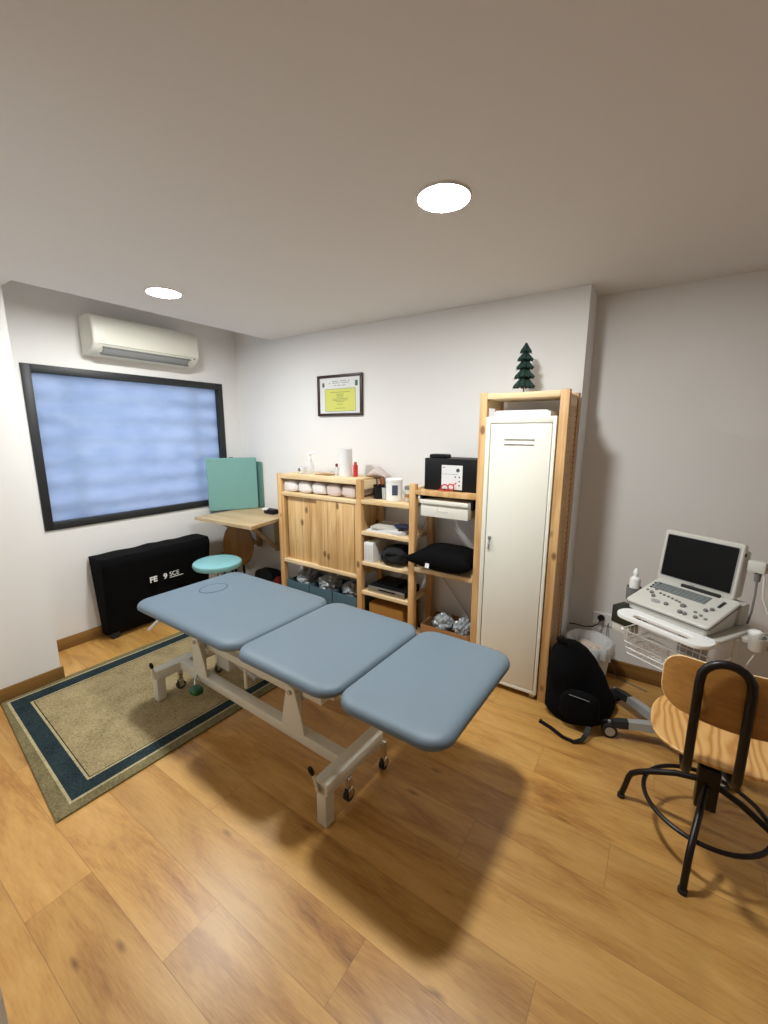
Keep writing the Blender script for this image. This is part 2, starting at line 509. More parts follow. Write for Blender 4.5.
struct('wall_front', MB().box(-3.66, -1.2, -2.2, .132, 0, ZC), M_['wall'])
struct('wall_right', MB().box(2.0, 2.1, -2.2, 3.1, 0, ZC), M_['wall'])
struct('wall_behind', MB().box(-1.3, 2.1, -2.3, -2.2, 0, ZC), M_['wall'])
BH = .088
struct('baseboard_left', MB().box(XW, XW+.014, YP, YB, 0, BH, .003), M_['baseY'], smooth=30)
struct('baseboard_pier', MB().box(-3.09, -3.076, .132, YP+.012, 0, BH, .003), M_['baseY'], smooth=30)
struct('baseboard_back', MB().box(XW, -2.7, YB-.014, YB, 0, BH, .003).box(-2.7, -.446, YB-.014, YB, 0, BH, .003), M_['base'], smooth=30)
struct('baseboard_recess', MB().box(-.446, 2.0, 2.936, 2.95, 0, .10, .003), M_['base'], smooth=30)

# window
wf = bpy.data.objects.new('window_1', None); COL.objects.link(wf); wf['kind'] = 'structure'
fw = .052
b = MB()
b.box(XW-.06, XW+.012, W0, W0+fw, WZ0, WZ1, .003).box(XW-.06, XW+.012, W1-fw, W1, WZ0, WZ1, .003)
b.box(XW-.06, XW+.012, W0+fw, W1-fw, WZ0, WZ0+fw, .003).box(XW-.06, XW+.012, W0+fw, W1-fw, WZ1-fw, WZ1, .003)
b.build('window_frame', M_['winframe'], wf)
b = MB().box(XW-.035, XW-.031, W0+fw, W1-fw, WZ0+fw, WZ1-fw)
b.build('window_pane', M_['glass'], wf, 0)
g = T('window_grille', 'horizontal bars blurred behind the frosted window pane', 'grille', (XW-.14, 1.78, WZ0-.02))
b = MB()
for i in range(7):
    z = WZ0+.11+i*.155
    b.box(XW-.088, XW-.080, W0+.001, W1-.001, z, z+.055)
g.part('slats', b, M_['grille'])
for y in (1.27, 2.24):
    g.part('upright', MB().box(XW-.100, XW-.0885, y, y+.05, WZ0+.001, WZ1-.001), M_['grille'])
# shutter box sides outside, holds the bars
bar_sill = struct('window_sill', MB().box(XW-.24, XW-.1401, W0-.1, W1+.1, WZ0-.09, WZ0-.03), M_['wall'])

# ------------------------------------------------------------------ ceiling lamps
def downlight(x, y, label):
    t = T('ceiling_downlight', label, 'ceiling light', (x, y, ZC), group='round downlights in the ceiling')
    b = MB()
    b.loops([[Vector((x+r*cos(2*pi*i/40), y+r*sin(2*pi*i/40), z)) for i in range(40)] for r, z in
             ((.089, ZC-.003), (.089, ZC-.008), (.092, ZC-.008), (.095, ZC-.003), (.095, ZC), (.089, ZC))], closed=False, cap0=False, cap1=False)
    t.part('trim_ring', b, M_['trim'])
    b = MB().lathe([(.0889, ZC-.004), (.0889, ZC-.008), (.05, ZC-.009)], (x, y, 0), 40)
    t.part('diffuser', b, M_['lamp'])
downlight(-.735, 1.46, 'round lit ceiling downlight nearer the camera, above the locker side of the room')
downlight(-2.535, 1.47, 'round lit ceiling downlight near the air conditioner and window')

# ------------------------------------------------------------------ rug
rug = T('rug', 'beige rug with a dark blue border under the head end of the treatment bed', 'rug', (-2.48, 1.3, 0))
def quad_frame(mb, o, i, z0, z1):
    """frame between outer quad o and inner quad i"""
    for k in range(4):
        a, b_, c, d = o[k], o[(k+1) % 4], i[(k+1) % 4], i[k]
        mb.prism([a, b_, c, d], z0, z1)
    return mb
def lerp_quad(Q, l, r, f, bk):
    return [(Q[0][0]+l, Q[0][1]+f), (Q[1][0]-r, Q[1][1]+f), (Q[2][0]-r, Q[2][1]-bk), (Q[3][0]+l, Q[3][1]-bk)]
Q0 = [(-3.09, .577), (-1.905, .452), (-1.862, 2.17), (-3.05, 2.26)]
Q1 = [(-3.040, .606), (-1.966, .528), (-1.925, 2.10), (-2.985, 2.19)]
Q2 = [(-2.930, .690), (-2.050, .630), (-1.990, 2.00), (-2.900, 2.09)]
def grow(Q, d):
    return [(Q[0][0]-d, Q[0][1]-d), (Q[1][0]+d, Q[1][1]-d), (Q[2][0]+d, Q[2][1]+d), (Q[3][0]-d, Q[3][1]+d)]
rug.part('border', quad_frame(MB(), Q0, grow(Q1, .012), .001, .010), M_['rugedge'])
rug.part('pale_line', quad_frame(MB(), grow(Q1, .012), Q1, .001, .0102), M_['rugline'])
rug.part('navy_band', quad_frame(MB(), Q1, grow(Q2, .016), .001, .0104), M_['rugblue'])
rug.part('inner_line', quad_frame(MB(), grow(Q2, .016), grow(Q2, .005), .001, .0102), M_['rugline'])
rug.part('dark_line', quad_frame(MB(), grow(Q2, .005), Q2, .001, .010), M_['rugdark'])
rug.part('field', MB().prism(Q2, .001, .0103), M_['rug'])

# ------------------------------------------------------------------ treatment bed
BX, BY, BR = -1.44, 1.385, radians(-2.0)
bed = T('treatment_bed', 'blue-grey padded three-section treatment bed on a cream steel frame in the middle of the room', 'bed', (BX, BY, 0), rot=BR)
ZT = .628
def cushion(x0, x1, y0, y1, z1, th, rad, tilt=0):
    b = MB()
    prof = [(.022, 0), (.008, .003), (.001, .010), (0, .018), (.0015, .026), (.006, .034), (.014, .040), (.028, .0445), (.050, .0465), (.13, .049)]
    M = Matrix.Rotation(radians(.9), 4, 'Z') @ Matrix.Translation((0, -.003, z1-th))
    slab(b, (x0+x1)/2, (y0+y1)/2, (x1-x0)/2, (y1-y0)/2, rad, prof, M, 10)
    return b
HY = .347
c1 = bed.part('head_cushion', cushion(-.985, -.080, -HY, HY, ZT, .047, .09), M_['vinyl'])
c2 = bed.part('seat_cushion', cushion(-.070, .515, -HY, HY, ZT, .047, .09), M_['vinyl'])
c3 = bed.part('foot_cushion', cushion(.525, .978, -HY, HY, ZT, .047, .09), M_['vinyl'])
# breathing hole plug in the head cushion
hx, hy = -.775, .022
def oval(rx, ry, z, n=40):
    return [Vector((hx+rx*cos(2*pi*i/n), hy+ry*sin(2*pi*i/n), z)) for i in range(n)]
ZZ = ZT+.0022
b = MB().loops([oval(.070, .088, ZZ-.006), oval(.070, .088, ZZ+.0012), oval(.062, .080, ZZ+.0012), oval(.062, .080, ZZ-.006)], closed=True)
bed.part('face_hole_seam', b, M_['vinylseam'], c1)
b = MB().loops([oval(.0635, .0815, ZZ-.006), oval(.0635, .0815, ZZ+.0005), oval(.058, .076, ZZ+.0018), oval(.03, .04, ZZ+.0022)])
bed.part('face_hole_plug', b, M_['vinyl'], c1)
# boards and rails below the cushions
b = MB()
for a, c in ((-.96, -.09), (-.035, .50), (.555, .94)):
    b.box(a, c, -.29, .29, ZT-.062, ZT-.0475, .002)
bed.part('cushion_board', b, M_['cream'])
b = MB()
for y in (-.20, .20):
    b.box(-.93, .92, y-.015, y+.015, ZT-.105, ZT-.063, .004)
for x in (-.9, -.3, .25, .88):
    b.box(x-.015, x+.015, -.20, .20, ZT-.104, ZT-.064, .003)
bed.part('top_frame', b, M_['cream'])
# base: central column beam between two cross bars with feet
yc = -.150
b = MB().box(-.885, .445, yc-.030, yc+.026, .152, .205, .006)
beam = bed.part('base_beam', b, M_['cream'])
for sx, x in ((-1, -.895), (1, .447)):
    b = MB().box(x-.035, x+.035, yc-.172, yc+.205, .148, .207, .006)
    cb = bed.part('cross_bar', b, M_['cream'])
    for sy, y in ((-1, yc-.170), (1, yc+.205)):
        if sy < 0:
            b = MB().box(x-.026, x+.026, y-.002, y+.05, .012 if sx < 0 else .001, .2, .005)
            bed.part('foot', b, M_['cream'])
        rw = .026
        yw = y+.135 if sy < 0 else y+.012
        xw = x + .028
        wz = .058 if sy < 0 else (.038 if sx < 0 else .0275)
        b = MB().box(xw-.012, xw+.012, yw-.012, yw+.012, wz+.028, .146, .003)
        for q in (-.0125, .0125):
            b.box(xw+q-.0015, xw+q+.0015, yw-.014, yw+.014, wz-.008, wz+.032, .001)
        fk = bed.part('caster_fork', b, M_['chrome'])
        b = MB()
        b.cyl((xw-.0105, yw, wz), (xw+.0105, yw, wz), rw, 20)
        bed.part('caster_wheel', b, M_['rubber'], fk)
# lever at the near foot corner and at the head corner
for x, y, dx in ((.437, yc-.178, -.018), (-.868, yc-.178, .016)):
    b = MB().tube([(x-.0, y+.0, .165), (x-.003, y-.006, .20), (x+dx*.6, y-.014, .248)], .0065, 10)
    lv = bed.part('brake_lever', b, M_['cream'])
    b = MB().tube([(x+dx*.58, y-.0138, .246), (x+dx*.8, y-.019, .264), (x+dx, y-.023, .278)], [.009, .0105, .008], 12)
    bed.part('lever_grip', b, M_['black'], lv)
# triangular uprights on the beam, with pivot bolts
def plate(xa, xb, xt, zt, y):
    pts = [(xa, .2)]
    n = 8
    for i in range(1, n):
        k = i/n
        pts.append((xa+(xt-.026-xa)*k**1.3*1.0, .2+(zt-.2)*k))
    for i in range(7):
        a = pi-pi*i/6
        pts.append((xt+.026*cos(a), zt+.018*sin(a)))
    for i in range(n-1, 0, -1):
        k = i/n
        pts.append((xb+(xt+.026-xb)*k**1.3, .2+(zt-.2)*k))
    pts.append((xb, .2))
    M = Matrix(((1, 0, 0, 0), (0, 0, 1, y), (0, 1, 0, 0), (0, 0, 0, 1)))
    return MB().prism(pts, 0, .008, M)
for xa, xb, xt in ((.055, .205, .122), (-.715, -.575, -.672)):
    p = bed.part('pivot_plate', plate(xa, xb, xt, .405, yc-.030), M_['cream'])
    b = MB().cyl((xt, yc-.040, .394), (xt, yc-.020, .394), .011, 16)
    bed.part('pivot_bolt', b, M_['steel'], p)
    b = MB().box(xt-.02, xt+.02, yc-.021, yc+.02, .2055, .385, .004)
    bed.part('upright', b, M_['cream'])
b = MB().box(-.70, .16, yc+.022, yc+.062, .335, .378, .005)
bed.part('side_rail', b, M_['cream'])
b = MB().box(.17, .29, yc+.0, yc+.08, .375, .44, .006)
bed.part('channel_bracket', b, M_['cream'])
b = MB().tube([(.25, yc+.04, .43), (.34, yc+.04, .53)], .018, 8)
bed.part('lifting_arm', b, M_['cream'])
b = MB().tube([(-.60, yc+.04, .37), (-.66, yc+.06, .53)], .018, 8)
bed.part('lifting_arm', b, M_['cream'])
b = MB().cyl((-.50, yc+.09, .30), (-.28, yc+.09, .25), .02, 14).cyl((-.30, yc+.09, .26), (-.12, yc+.10, .30), .011, 12)
bed.part('actuator', b, M_['silver'])
b = MB().box(-.62, -.50, yc+.06, yc+.15, .22, .33, .01)
bed.part('motor_box', b, M_['greywhite'])
b = MB().tube([(-.3, yc+.03, .33), (-.3, yc+.03, .22)], .009, 8)
bed.part('stay', b, M_['cream'])
# green foot pedal on a short arm
b = MB().tube([(-.68, yc-.03, .185), (-.65, yc-.06, .175), (-.615, yc-.08, .162)], .008, 8)
pd = bed.part('pedal_arm', b, M_['steel'])
b = MB(); slab(b, -.59, yc-.09, .038, .030, .024, [(.008, .137), (0, .143), (0, .164), (.006, .171), (.014, .173)])
bed.part('pedal', b, M_['green'], pd, label='green oval foot pedal')
# white hanging lever at the head end
b = MB().tube([(-.84, -.22, ZT-.085), (-.875, -.25, ZT-.11), (-.92, -.272, ZT-.155), (-.965, -.29, ZT-.20)], .010, 10)
bed.part('headrest_lever', b, M_['white'])

# ------------------------------------------------------------------ air conditioner
t = T('air_conditioner', 'white wall-mounted split air conditioner above the window', 'air conditioner', (XW, 1.8, 2.1))
y0, y1 = 1.40, 2.185
def acprof(d=0.0):
    return [(XW+.001, 2.10), (XW+.001, 2.365), (XW+.13, 2.365), (XW+.175, 2.352), (XW+.195, 2.325), (XW+.200, 2.28), (XW+.200, 2.172), (XW+.196, 2.160), (XW+.150, 2.122), (XW+.105, 2.100), (XW+.06, 2.095)]
b = MB()
def xz(y, ins):
    P = acprof(); cx = XW+.09; cz = 2.23
    return [Vector((p[0]+(cx-p[0])*ins*(0 if p[0] < XW+.01 else 1), y, p[1]+(cz-p[1])*ins)) for p in P]
b.loops([xz(y0, .06), xz(y0+.006, .015), xz(y0+.014, 0), xz(y1-.014, 0), xz(y1-.006, .015), xz(y1, .06)])
body = t.part('body', b, M_['warmwhite'])
b = MB()
M = Matrix.Translation((XW+.160, 0, 2.129)) @ Matrix.Rotation(radians(-40), 4, 'Y')
b.box(-.026, .026, y0+.07, y1-.08, -.008, .004, .002, M)
fl = t.part('louvre', b, M_['greyslot'])
b = MB()
b.box(-.033, -.027, y0+.06, y1-.07, -.012, .0045, 0, M).box(.028, .034, y0+.06, y1-.07, -.010, .0048, 0, M)
t.part('louvre_gap', b, M_['grey'], fl)
t.part('indicator', MB().box(XW+.196, XW+.2025, y1-.05, y1-.043, 2.150, 2.158), M_['black'])
t.part('panel_seam', MB().box(XW+.1995, XW+.2012, y0+.03, y1-.03, 2.163, 2.165), M_['greyslot'])

# ------------------------------------------------------------------ certificate
t = T('framed_certificate', 'framed certificate with a yellow-green panel, hung on the back wall above the pine cabinet', 'picture', (-2.24, YB, 1.86))
x0, x1, z0, z1 = -2.468, -2.008, 1.698, 2.018
b = MB()
for a in ((x0, x1, z0, z0+.02), (x0, x1, z1-.02, z1), (x0, x0+.02, z0+.02, z1-.02), (x1-.02, x1, z0+.02, z1-.02)):
    b.box(a[0], a[1], YB-.022, YB-.001, a[2], a[3], .002)
t.part('frame', b, M_['frame'])
sh = t.part('sheet', MB().box(x0+.02, x1-.02, YB-.010, YB-.002, z0+.02, z1-.02), M_['paper'])
X0, X1, Z0, Z1 = x0+.078, x1-.070, z0+.038, z1-.110
t.part('yellow_panel', MB().box(X0, X1, YB-.0108, YB-.0099, Z0, Z1), M_['yellowpaper'], sh)
b = MB()
for a in ((X0, X1, Z0-.003, Z0), (X0, X1, Z1, Z1+.003), (X0-.003, X0, Z0, Z1), (X1, X1+.003, Z0, Z1)):
    b.box(a[0], a[1], YB-.0108, YB-.0099, a[2], a[3])
t.part('panel_border', b, mat('green_border_ink', srgb(110, 130, 80)), sh)
b = MB()
cx = (X0+X1)/2
for i, (wd, z) in enumerate([(.20, z1-.052), (.23, z1-.066), (.12, z1-.085)]):
    n_ = 12
    for k in range(n_):
        if (k*7+i*3) % 5 == 0: continue
        b.box(cx-wd/2+wd*k/n_, cx-wd/2+wd*(k+.75)/n_, YB-.0106, YB-.0099, z, z+.005)
t.part('heading_text', b, mat('blue_grey_ink', srgb(110, 120, 130)), sh)
olive = mat('olive_ink', srgb(110, 125, 70))
for i, (wd, z) in enumerate([(.20, .155), (.08, .14), (.07, .128), (.07, .116), (.16, .103), (.15, .092), (.08, .08), (.06, .06), (.10, .03)]):
    b = MB().box(cx-wd/2, cx+wd/2, YB-.0114, YB-.0107, Z0-.01+z, Z0-.0068+z)
    t.part('text_line', b, olive, sh)

b = MB().lathe([(.013, 0), (.013, .0008)], (0, 0, 0), 16, M=Matrix.Translation((x0+.06, YB-.0105, z1-.075)) @ Matrix.Rotation(pi/2, 4, 'X') @ Matrix.Scale(1.5, 4, (0, 1, 0)))
t.part('crest', b, mat('brown_grey_crest', srgb(105, 95, 85)), sh)
b = MB().box(x1-.072, x1-.046, YB-.0112, YB-.0099, z1-.093, z1-.052, .0004)
t.part('crest', b, mat('green_crest', srgb(60, 95, 72)), sh)

# ------------------------------------------------------------------ folded table in a black cover
t = T('covered_folding_table', 'large black fabric-covered folded massage table leaning against the wall under the window', 'folded table', (-3.40, 1.63, 0))
def bagslice(k, ys):
    pass
b = MB()
prof = [(0, .075), (.012, .03), (.03, 0), (.06, 0)]
NX, NZ = 26, 18
def bagpt(u, v, side):
    # u along y 0..1, v up 0..1 ; side 0 back(wall) 1 front
    y = 1.262+u*.875 + .03*(1-v)*(1-u)
    z = .03+v*.625
    lean = .07*(1-v)
    xf = -3.285-lean*.9 + lean*0
    xb = -3.50
    wr = .006*noise.noise(Vector((u*5, v*6, side*7)))+.003*noise.noise(Vector((u*15, v*13, 3)))
    if side: return Vector((xf-.02+.03*v+wr, y, z))
    return Vector((xb+wr*.3, y, z))
L = []
for i in range(NX+1):
    u = i/NX
    e = min(u, 1-u); sh_ = max(0, .02-e*.5)
    ring = []
    for j in range(NZ+1):
        v = j/NZ
        p = bagpt(u, v, 1); q = min(v, 1-v); rr = max(0, .03-q*.6)
        p.x -= rr+sh_*1.2; ring.append(p)
    for j in range(NZ, -1, -1):
        v = j/NZ
        p = bagpt(u, v, 0); p.x += sh_*.3
        ring.append(p)
    for p in ring:
        p.z += .012*noise.noise(Vector((u*7, 1, 1)))*(1 if p.z > .3 else 0)
    L.append(ring)
b.loops(L)
cv = t.part('cover', b, M_['blackfab'], smooth=50)
b = MB()
pts = [(-3.262, 1.22+.015*k, .655-.022*k) for k in range(5)]
for k in range(12):
    pass
for y in (1.34, 1.95):
    b = MB().cyl((-3.42, y, .03), (-3.38, y, .03), .030, 16)
    t.part('foot_wheel', b, M_['rubber'])
def textM(x, y, z, rotz):
    return Matrix.Translation((x, y, z)) @ Matrix.Rotation(rotz, 4, 'Z') @ Matrix.Rotation(pi/2, 4, 'X')
off = Vector((-3.40, 1.63, 0))
b1 = text_mesh('logo_text', 'FE', .062, M_['white'], textM(-3.2925+3.40, 1.585-1.63, .392, pi/2), cv, .001, .002)
b1 = text_mesh('logo_text', '9', .062, M_['white'], textM(-3.2925+3.40, 1.695-1.63, .392, pi/2), cv, .001, .002)
b1 = text_mesh('logo_text', 'SCE', .050, M_['white'], textM(-3.2925+3.40, 1.745-1.63, .402, pi/2), cv, .001)
t.part('logo_underline', MB().box(-3.2935, -3.2910, 1.745, 1.86, .388, .393), M_['white'], cv)

# ------------------------------------------------------------------ corner desk
DZ = .84
t = T('corner_desk', 'light oak wall-mounted desk top with diagonal brackets in the corner beside the window', 'desk', (-3.0, YB, 0))
b = MB().prism([(-3.36, 2.04), (-2.64, 2.07), (-2.70, 2.36), (-2.70, 2.695), (-3.515, 2.695), (-3.515, 2.30)], DZ-.028, DZ)
b = MB().prism([(-3.36, 2.045), (-2.64, 2.07), (-2.70, 2.36), (-2.70, 2.695), (-3.36, 2.695)], DZ-.026, DZ)
t.part('top', b, M_['desk'])
for x, xf in ((-3.03, -2.84), (-3.30, -3.26)):
    b = MB().box(x-.02, x+.02, 2.655, 2.695, .44, DZ-.027, .003)
    br = t.part('bracket', b, M_['desk'])
    b = MB().tube([(x, 2.66, .47), (xf, 2.20, DZ-.03)], .022, 4)
    t.part('diagonal_strut', b, M_['desk'], br, smooth=0)
    t.part('top_rail', MB().tube([(xf, 2.18, DZ-.042), (x, 2.654, DZ-.042)], .018, 4), M_['desk'], br)

# teal panels in the corner
def panel(name, label, p0, p1, h, th, z, m, lean=.0):
    d = Vector((p1[0]-p0[0], p1[1]-p0[1], 0)); L_ = d.length
    a = math.atan2(d.y, d.x)
    t = T(name, label, 'padded panel', (p0[0], p0[1], z), rot=a, group='teal padded panels on the corner desk')
    b = MB()
    M = Matrix.Translation((L_/2, th/2+.0, h/2)) @ Matrix.Rotation(pi/2+lean, 4, 'X')
    slab(b, 0, 0, L_/2, h/2, .018, [(.006, -th/2), (0, -th/2+.008), (0, th/2-.008), (.006, th/2)], M, 6)
    return t, t.part('padding', b, m)
t, pd = panel('padded_panel', 'front teal padded square panel standing on the corner desk against the window wall', (-3.462, 2.262), (-3.244, 2.650), .490, .024, DZ+.001, M_['teal'])
t.part('handle', MB().tube([(.20, .015, .480), (.205, .015, .492), (.235, .015, .492), (.24, .015, .480)], .004, 6), M_['black'], label='small black carrying loop')
t, pd = panel('padded_panel', 'darker teal panel half hidden behind the front teal panel', (-3.47, 2.682), (-3.212, 2.682), .447, .014, DZ+.001, M_['tealback'])

t = T('wallet', 'small black and white gadget on the desk beside the pine cabinet', 'gadget', (-2.93, 2.55, DZ))
b = MB(); slab(b, -2.93, 2.53, .065, .04, .02, [(.004, DZ+.001), (0, DZ+.008), (0, DZ+.03), (.01, DZ+.042)])
t.part('case', b, M_['black'])
b = MB(); slab(b, -2.975, 2.50, .028, .022, .01, [(.002, DZ+.035), (0, DZ+.04), (.004, DZ+.05)])
t.part('cap', b, M_['white'])

# ------------------------------------------------------------------ teal stool
sx, sy, sz = -2.90, 1.93, .558
t = T('round_stool', 'round aqua padded stool with chrome stem behind the head end of the bed', 'stool', (sx, sy, 0))
t.part('seat', MB().lathe([(.16, sz-.055), (.178, sz-.05), (.187, sz-.03), (.184, sz-.012), (.165, sz), (.10, sz+.004), (.0001, sz+.004)], (sx, sy, 0), 40), M_['aqua'])
t.part('seat_plate', MB().lathe([(.09, sz-.064), (.09, sz-.0555)], (sx, sy, 0), 24), M_['steel'])
b = MB().cyl((sx-.022, sy, .18), (sx-.022, sy, sz-.065), .010, 12).cyl((sx+.022, sy, .18), (sx+.022, sy, sz-.065), .010, 12).cyl((sx, sy, .06), (sx, sy, .3), .024, 16)
t.part('stem', b, M_['chrome'])
for i in range(5):
    a = 2*pi*i/5+.3
    ex, ey = sx+.22*cos(a), sy+.22*sin(a)
    b = MB().tube([(sx, sy, .085), (sx+.11*cos(a), sy+.11*sin(a), .08), (ex, ey, .062)], [.018, .015, .011], 10)
    lg = t.part('leg', b, M_['chrome'])
    ux, uy = -sin(a), cos(a)
    b = MB().cyl((ex-ux*.011, ey-uy*.011, .036), (ex+ux*.011, ey+uy*.011, .036), .025, 16)
    t.part('caster_wheel', b, M_['rubber'], lg)

# ------------------------------------------------------------------ swivel chair (plywood, black tube)
def swivel_chair(label, loc, rot, mats=None, zoff=0.0):
    ms, mb_, me_ = mats or (M_['plyseat'], M_['plyback_shaded'], M_['plyedge'])
    t = T('swivel_chair', label, 'chair', loc, rot=rot)
    # superellipse seat, dished
    def se(hx, hy, k, n=48, p=2.6):
        out = []
        for i in range(n):
            a = 2*pi*i/n
            c, s_ = cos(a), sin(a)
            out.append((math.copysign(abs(c)**(2/p), c)*hx*k, math.copysign(abs(s_)**(2/p), s_)*hy*k))
        return out
    L = []
    for k, z in ((.90, .434), (.985, .440), (1.0, .446)):
        L.append([Vector((x, y, z+.02+.02*(y/.2)**2*(1 if y > 0 else .2))) for x, y in se(.205, .205, k)])
    for k, z in ((1.0, .450), (.985, .453), (.8, .449), (.5, .445), (.1, .444)):
        L.append([Vector((x, y, z+.02+.02*(y/.2)**2*(1 if y > 0 else .2))) for x, y in se(.205, .205, k)])
    t.part('seat', MB().loops(L), ms)
    # backrest: curved plywood
    def bp(x, z, dy):
        return Vector((x+.012, -.258+1.35*x*x+dy+.10*(z-.75), z))
    outline = []
    hw, zb, zt_ = .205, .665, .840
    n = 10
    # rounded outline, lower edge sagging
    pts = rrect(0, (zb+zt_)/2, hw, (zt_-zb)/2, .060, 8)
    pts2 = []
    # densify so the plywood can bend
    for i in range(len(pts)):
        a, b_ = pts[i], pts[(i+1) % len(pts)]
        m_ = max(1, int(math.dist(a, b_)/.03))
        for k in range(m_):
            pts2.append((a[0]+(b_[0]-a[0])*k/m_, a[1]+(b_[1]-a[1])*k/m_))
    def ringb(k, dy):
        out = []
        for x, z in pts2:
            zc = .75
            zz = z-(.014*(1-(x/hw)**2) if z < zc else -.006*(1-(x/hw)**2))
            out.append(bp(x*k, zc+(zz-zc)*k, dy))
        return out
    ks = (.05, .25, .5, .75, .93, 1.0)
    L = [ringb(k, -.0045) for k in ks[:-1]] + [ringb(1.0, -.003), ringb(1.0, .003)] + [ringb(k, .0045) for k in reversed(ks[:-1])]
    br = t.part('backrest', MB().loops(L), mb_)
    # thin pale edge band
    ring_o = [ringb(1.0035, -.0032), ringb(1.0035, .0032), ringb(.992, .0036), ringb(.992, -.0036)]
    t.part('backrest_edge', MB().loops(ring_o, closed=True), me_, br)
    # U-shaped back support
    R = .064
    UX = -.034
    pth = [(-R, -.05, .440), (-R, -.19, .440), (-R, -.235, .450), (-R, -.264, .468), (-R, -.279, .50)]
    pth += [(-R, -.281+.10*(z-.5)*.35, z) for z in (.56, .64, .72, .79)]
    pth += [tuple(Vector((-R*cos(a), -.270, .805+R*sin(a)))) for a in [pi*i/10 for i in range(1, 10)]]
    pth += [(R, p[1], p[2]) for p in reversed(pth[:9])]
    pth = [(p[0]+UX, p[1], p[2]) for p in pth]
    t.part('back_support', MB().tube(pth, .0135, 12), M_['blackmetal'])
    for x in (-R+UX, R+UX):
        for z in (.70, .77):
            t.part('bolt', MB().cyl((x, -.272, z), (x, -.240, z), .008, 10), M_['steel'], br)
    t.part('seat_bracket', MB().box(-.11, .085, -.09, .09, .405, .4535, .004), M_['blackmetal'])
    t.part('spindle', MB().lathe([(.012, .2), (.012, .408)], (0, 0, 0), 14), M_['steel'])
    t.part('hub', MB().lathe([(.028, .175), (.032, .18), (.032, .20), (.027, .215), (.030, .29), (.026, .31), (.018, .36), (.018, .37)], (0, 0, 0), 20), M_['blackmetal'])
    t.part('clamp', MB().box(-.034, .034, -.030, .030, .16, .335, .006), M_['blackmetal'])
    for i in range(4):
        a = radians(168.4)+i*pi/2
        c, s_ = cos(a), sin(a)
        pp = [(r_*c, r_*s_, z) for r_, z in ((.02, .262), (.10, .235), (.18, .19), (.225, .158), (.246, .138), (.256, .115), (.266, .06), (.277, .012))]
        lg = t.part('leg', MB().tube(pp, .0115, 12), M_['blackmetal'])
        b = MB().cyl((.276*c, .276*s_, .001), (.276*c, .276*s_, .016), .015, 14)
        t.part('foot_cap', b, M_['rubber'], lg)
    n = 48
    t.part('foot_ring', MB().tube([(.198*cos(2*pi*i/n), .198*sin(2*pi*i/n), .155) for i in range(n)], .0085, 10, closed=True), M_['blackmetal'])
    return t
swivel_chair('plywood swivel chair with black tube back and foot ring, in front of the ultrasound trolley', (.258, 1.831, 0), 0)
# old round-backed chair under the desk
t = T('wooden_chair', 'dark brown round-backed wooden chair tucked under the corner desk', 'chair', (-3.17, 2.45, 0))
cx, cy = -3.16, 2.33
b = MB()
M = Matrix.Translation((cx, cy, .56)) @ Matrix.Rotation(radians(27), 4, 'Z') @ Matrix.Rotation(pi/2, 4, 'X')
b.loops([[M @ Vector((r_*.145*cos(2*pi*i/36), r_*.20*sin(2*pi*i/36), z)) for i in range(36)] for r_, z in ((.97, -.008), (1, -.005), (1, .005), (.97, .008))])
t.part('backrest', b, M_['brownleather'])
b = MB()
for i in range(1):
    b.lathe([(.12, .40), (.13, .405), (.13, .42), (.12, .425)], (cx-.20, cy+.08, 0), 32)
t.part('seat', b, M_['brownleather'])
b = MB().box(cx-.018, cx+.018, cy+.010, cy+.03, .37, .64, .003).box(cx-.20, cx+.018, cy+.01, cy+.08, .37, .399, .003)
t.part('back_post', b, M_['blackmetal'])
for ax, ay in ((-1, -1), (1, -1), (1, 1), (-1, 1)):
    b = MB().tube([(cx-.20+ax*.06, cy+.08+ay*.06, .40), (cx-.20+ax*.07, cy+.08+ay*.07, 0.002)], .012, 10)
    t.part('leg', b, M_['blackmetal'])

# ------------------------------------------------------------------ pine shelving along the back wall
YF = 2.364
YR = 2.664
PX = [(-2.652, -2.607), (-1.832, -1.787), (-1.388, -1.343), (-.926, -.884), (-.492, -.446)]
def ladder(t, x0, x1, h, rungs):
    for y0, y1 in ((YF, YF+.042), (YR-.042, YR)):
        t.part('post', MB().box(x0, x1, y0, y1, 0, h, .003), M_['pineZ'])
    for z in rungs:
        t.part('side_rung', MB().box(x0+.008, x1-.008, YF+.040, YR-.040, z-.03, z+.03, .002), M_['pineY'])

# --- cabinet with sliding doors
t = T('pine_cabinet', 'knotty pine cabinet with two sliding doors, towels in its top slot and boxes below', 'cabinet', (-2.22, 2.51, 0))
cab = t
ladder(t, *PX[0], 1.235, (.06, 1.19))
ladder(t, *PX[1], 1.235, (.06, 1.19))
xa, xb = PX[0][1], PX[1][0]
t.part('top_board', MB().box(xa, xb, YF+.022, YR-.003, 1.217, 1.2355, .003), M_['pineX'])
t.part('front_rail', MB().box(xa, xb, YF+.001, YF+.022, 1.197, 1.235, .002), M_['pineX'])
t.part('slot_board', MB().box(xa, xb, YF+.004, YR-.003, 1.056, 1.084, .002), M_['pineX'])
t.part('slot_back', MB().box(xa, xb, YR-.012, YR-.004, 1.085, 1.235), M_['pineX'])
t.part('bottom_board', MB().box(xa, xb, YF+.001, YR-.003, .490, .520, .002), M_['pineX'])
t.part('case_side', MB().box(xa+.0005, xa+.02, YF+.01, YR-.013, .5205, 1.0555), M_['pinedoor'])
t.part('case_side', MB().box(xb-.02, xb-.0005, YF+.01, YR-.013, .5205, 1.0555), M_['pinedoor'])
t.part('case_back', MB().box(xa, xb, YR-.012, YR-.004, .5205, 1.0555), M_['pinedoor'])
t.part('sliding_door', MB().box(-2.572, -2.20, YF+.034, YF+.050, .521, 1.050, .002), M_['pinedoor'])
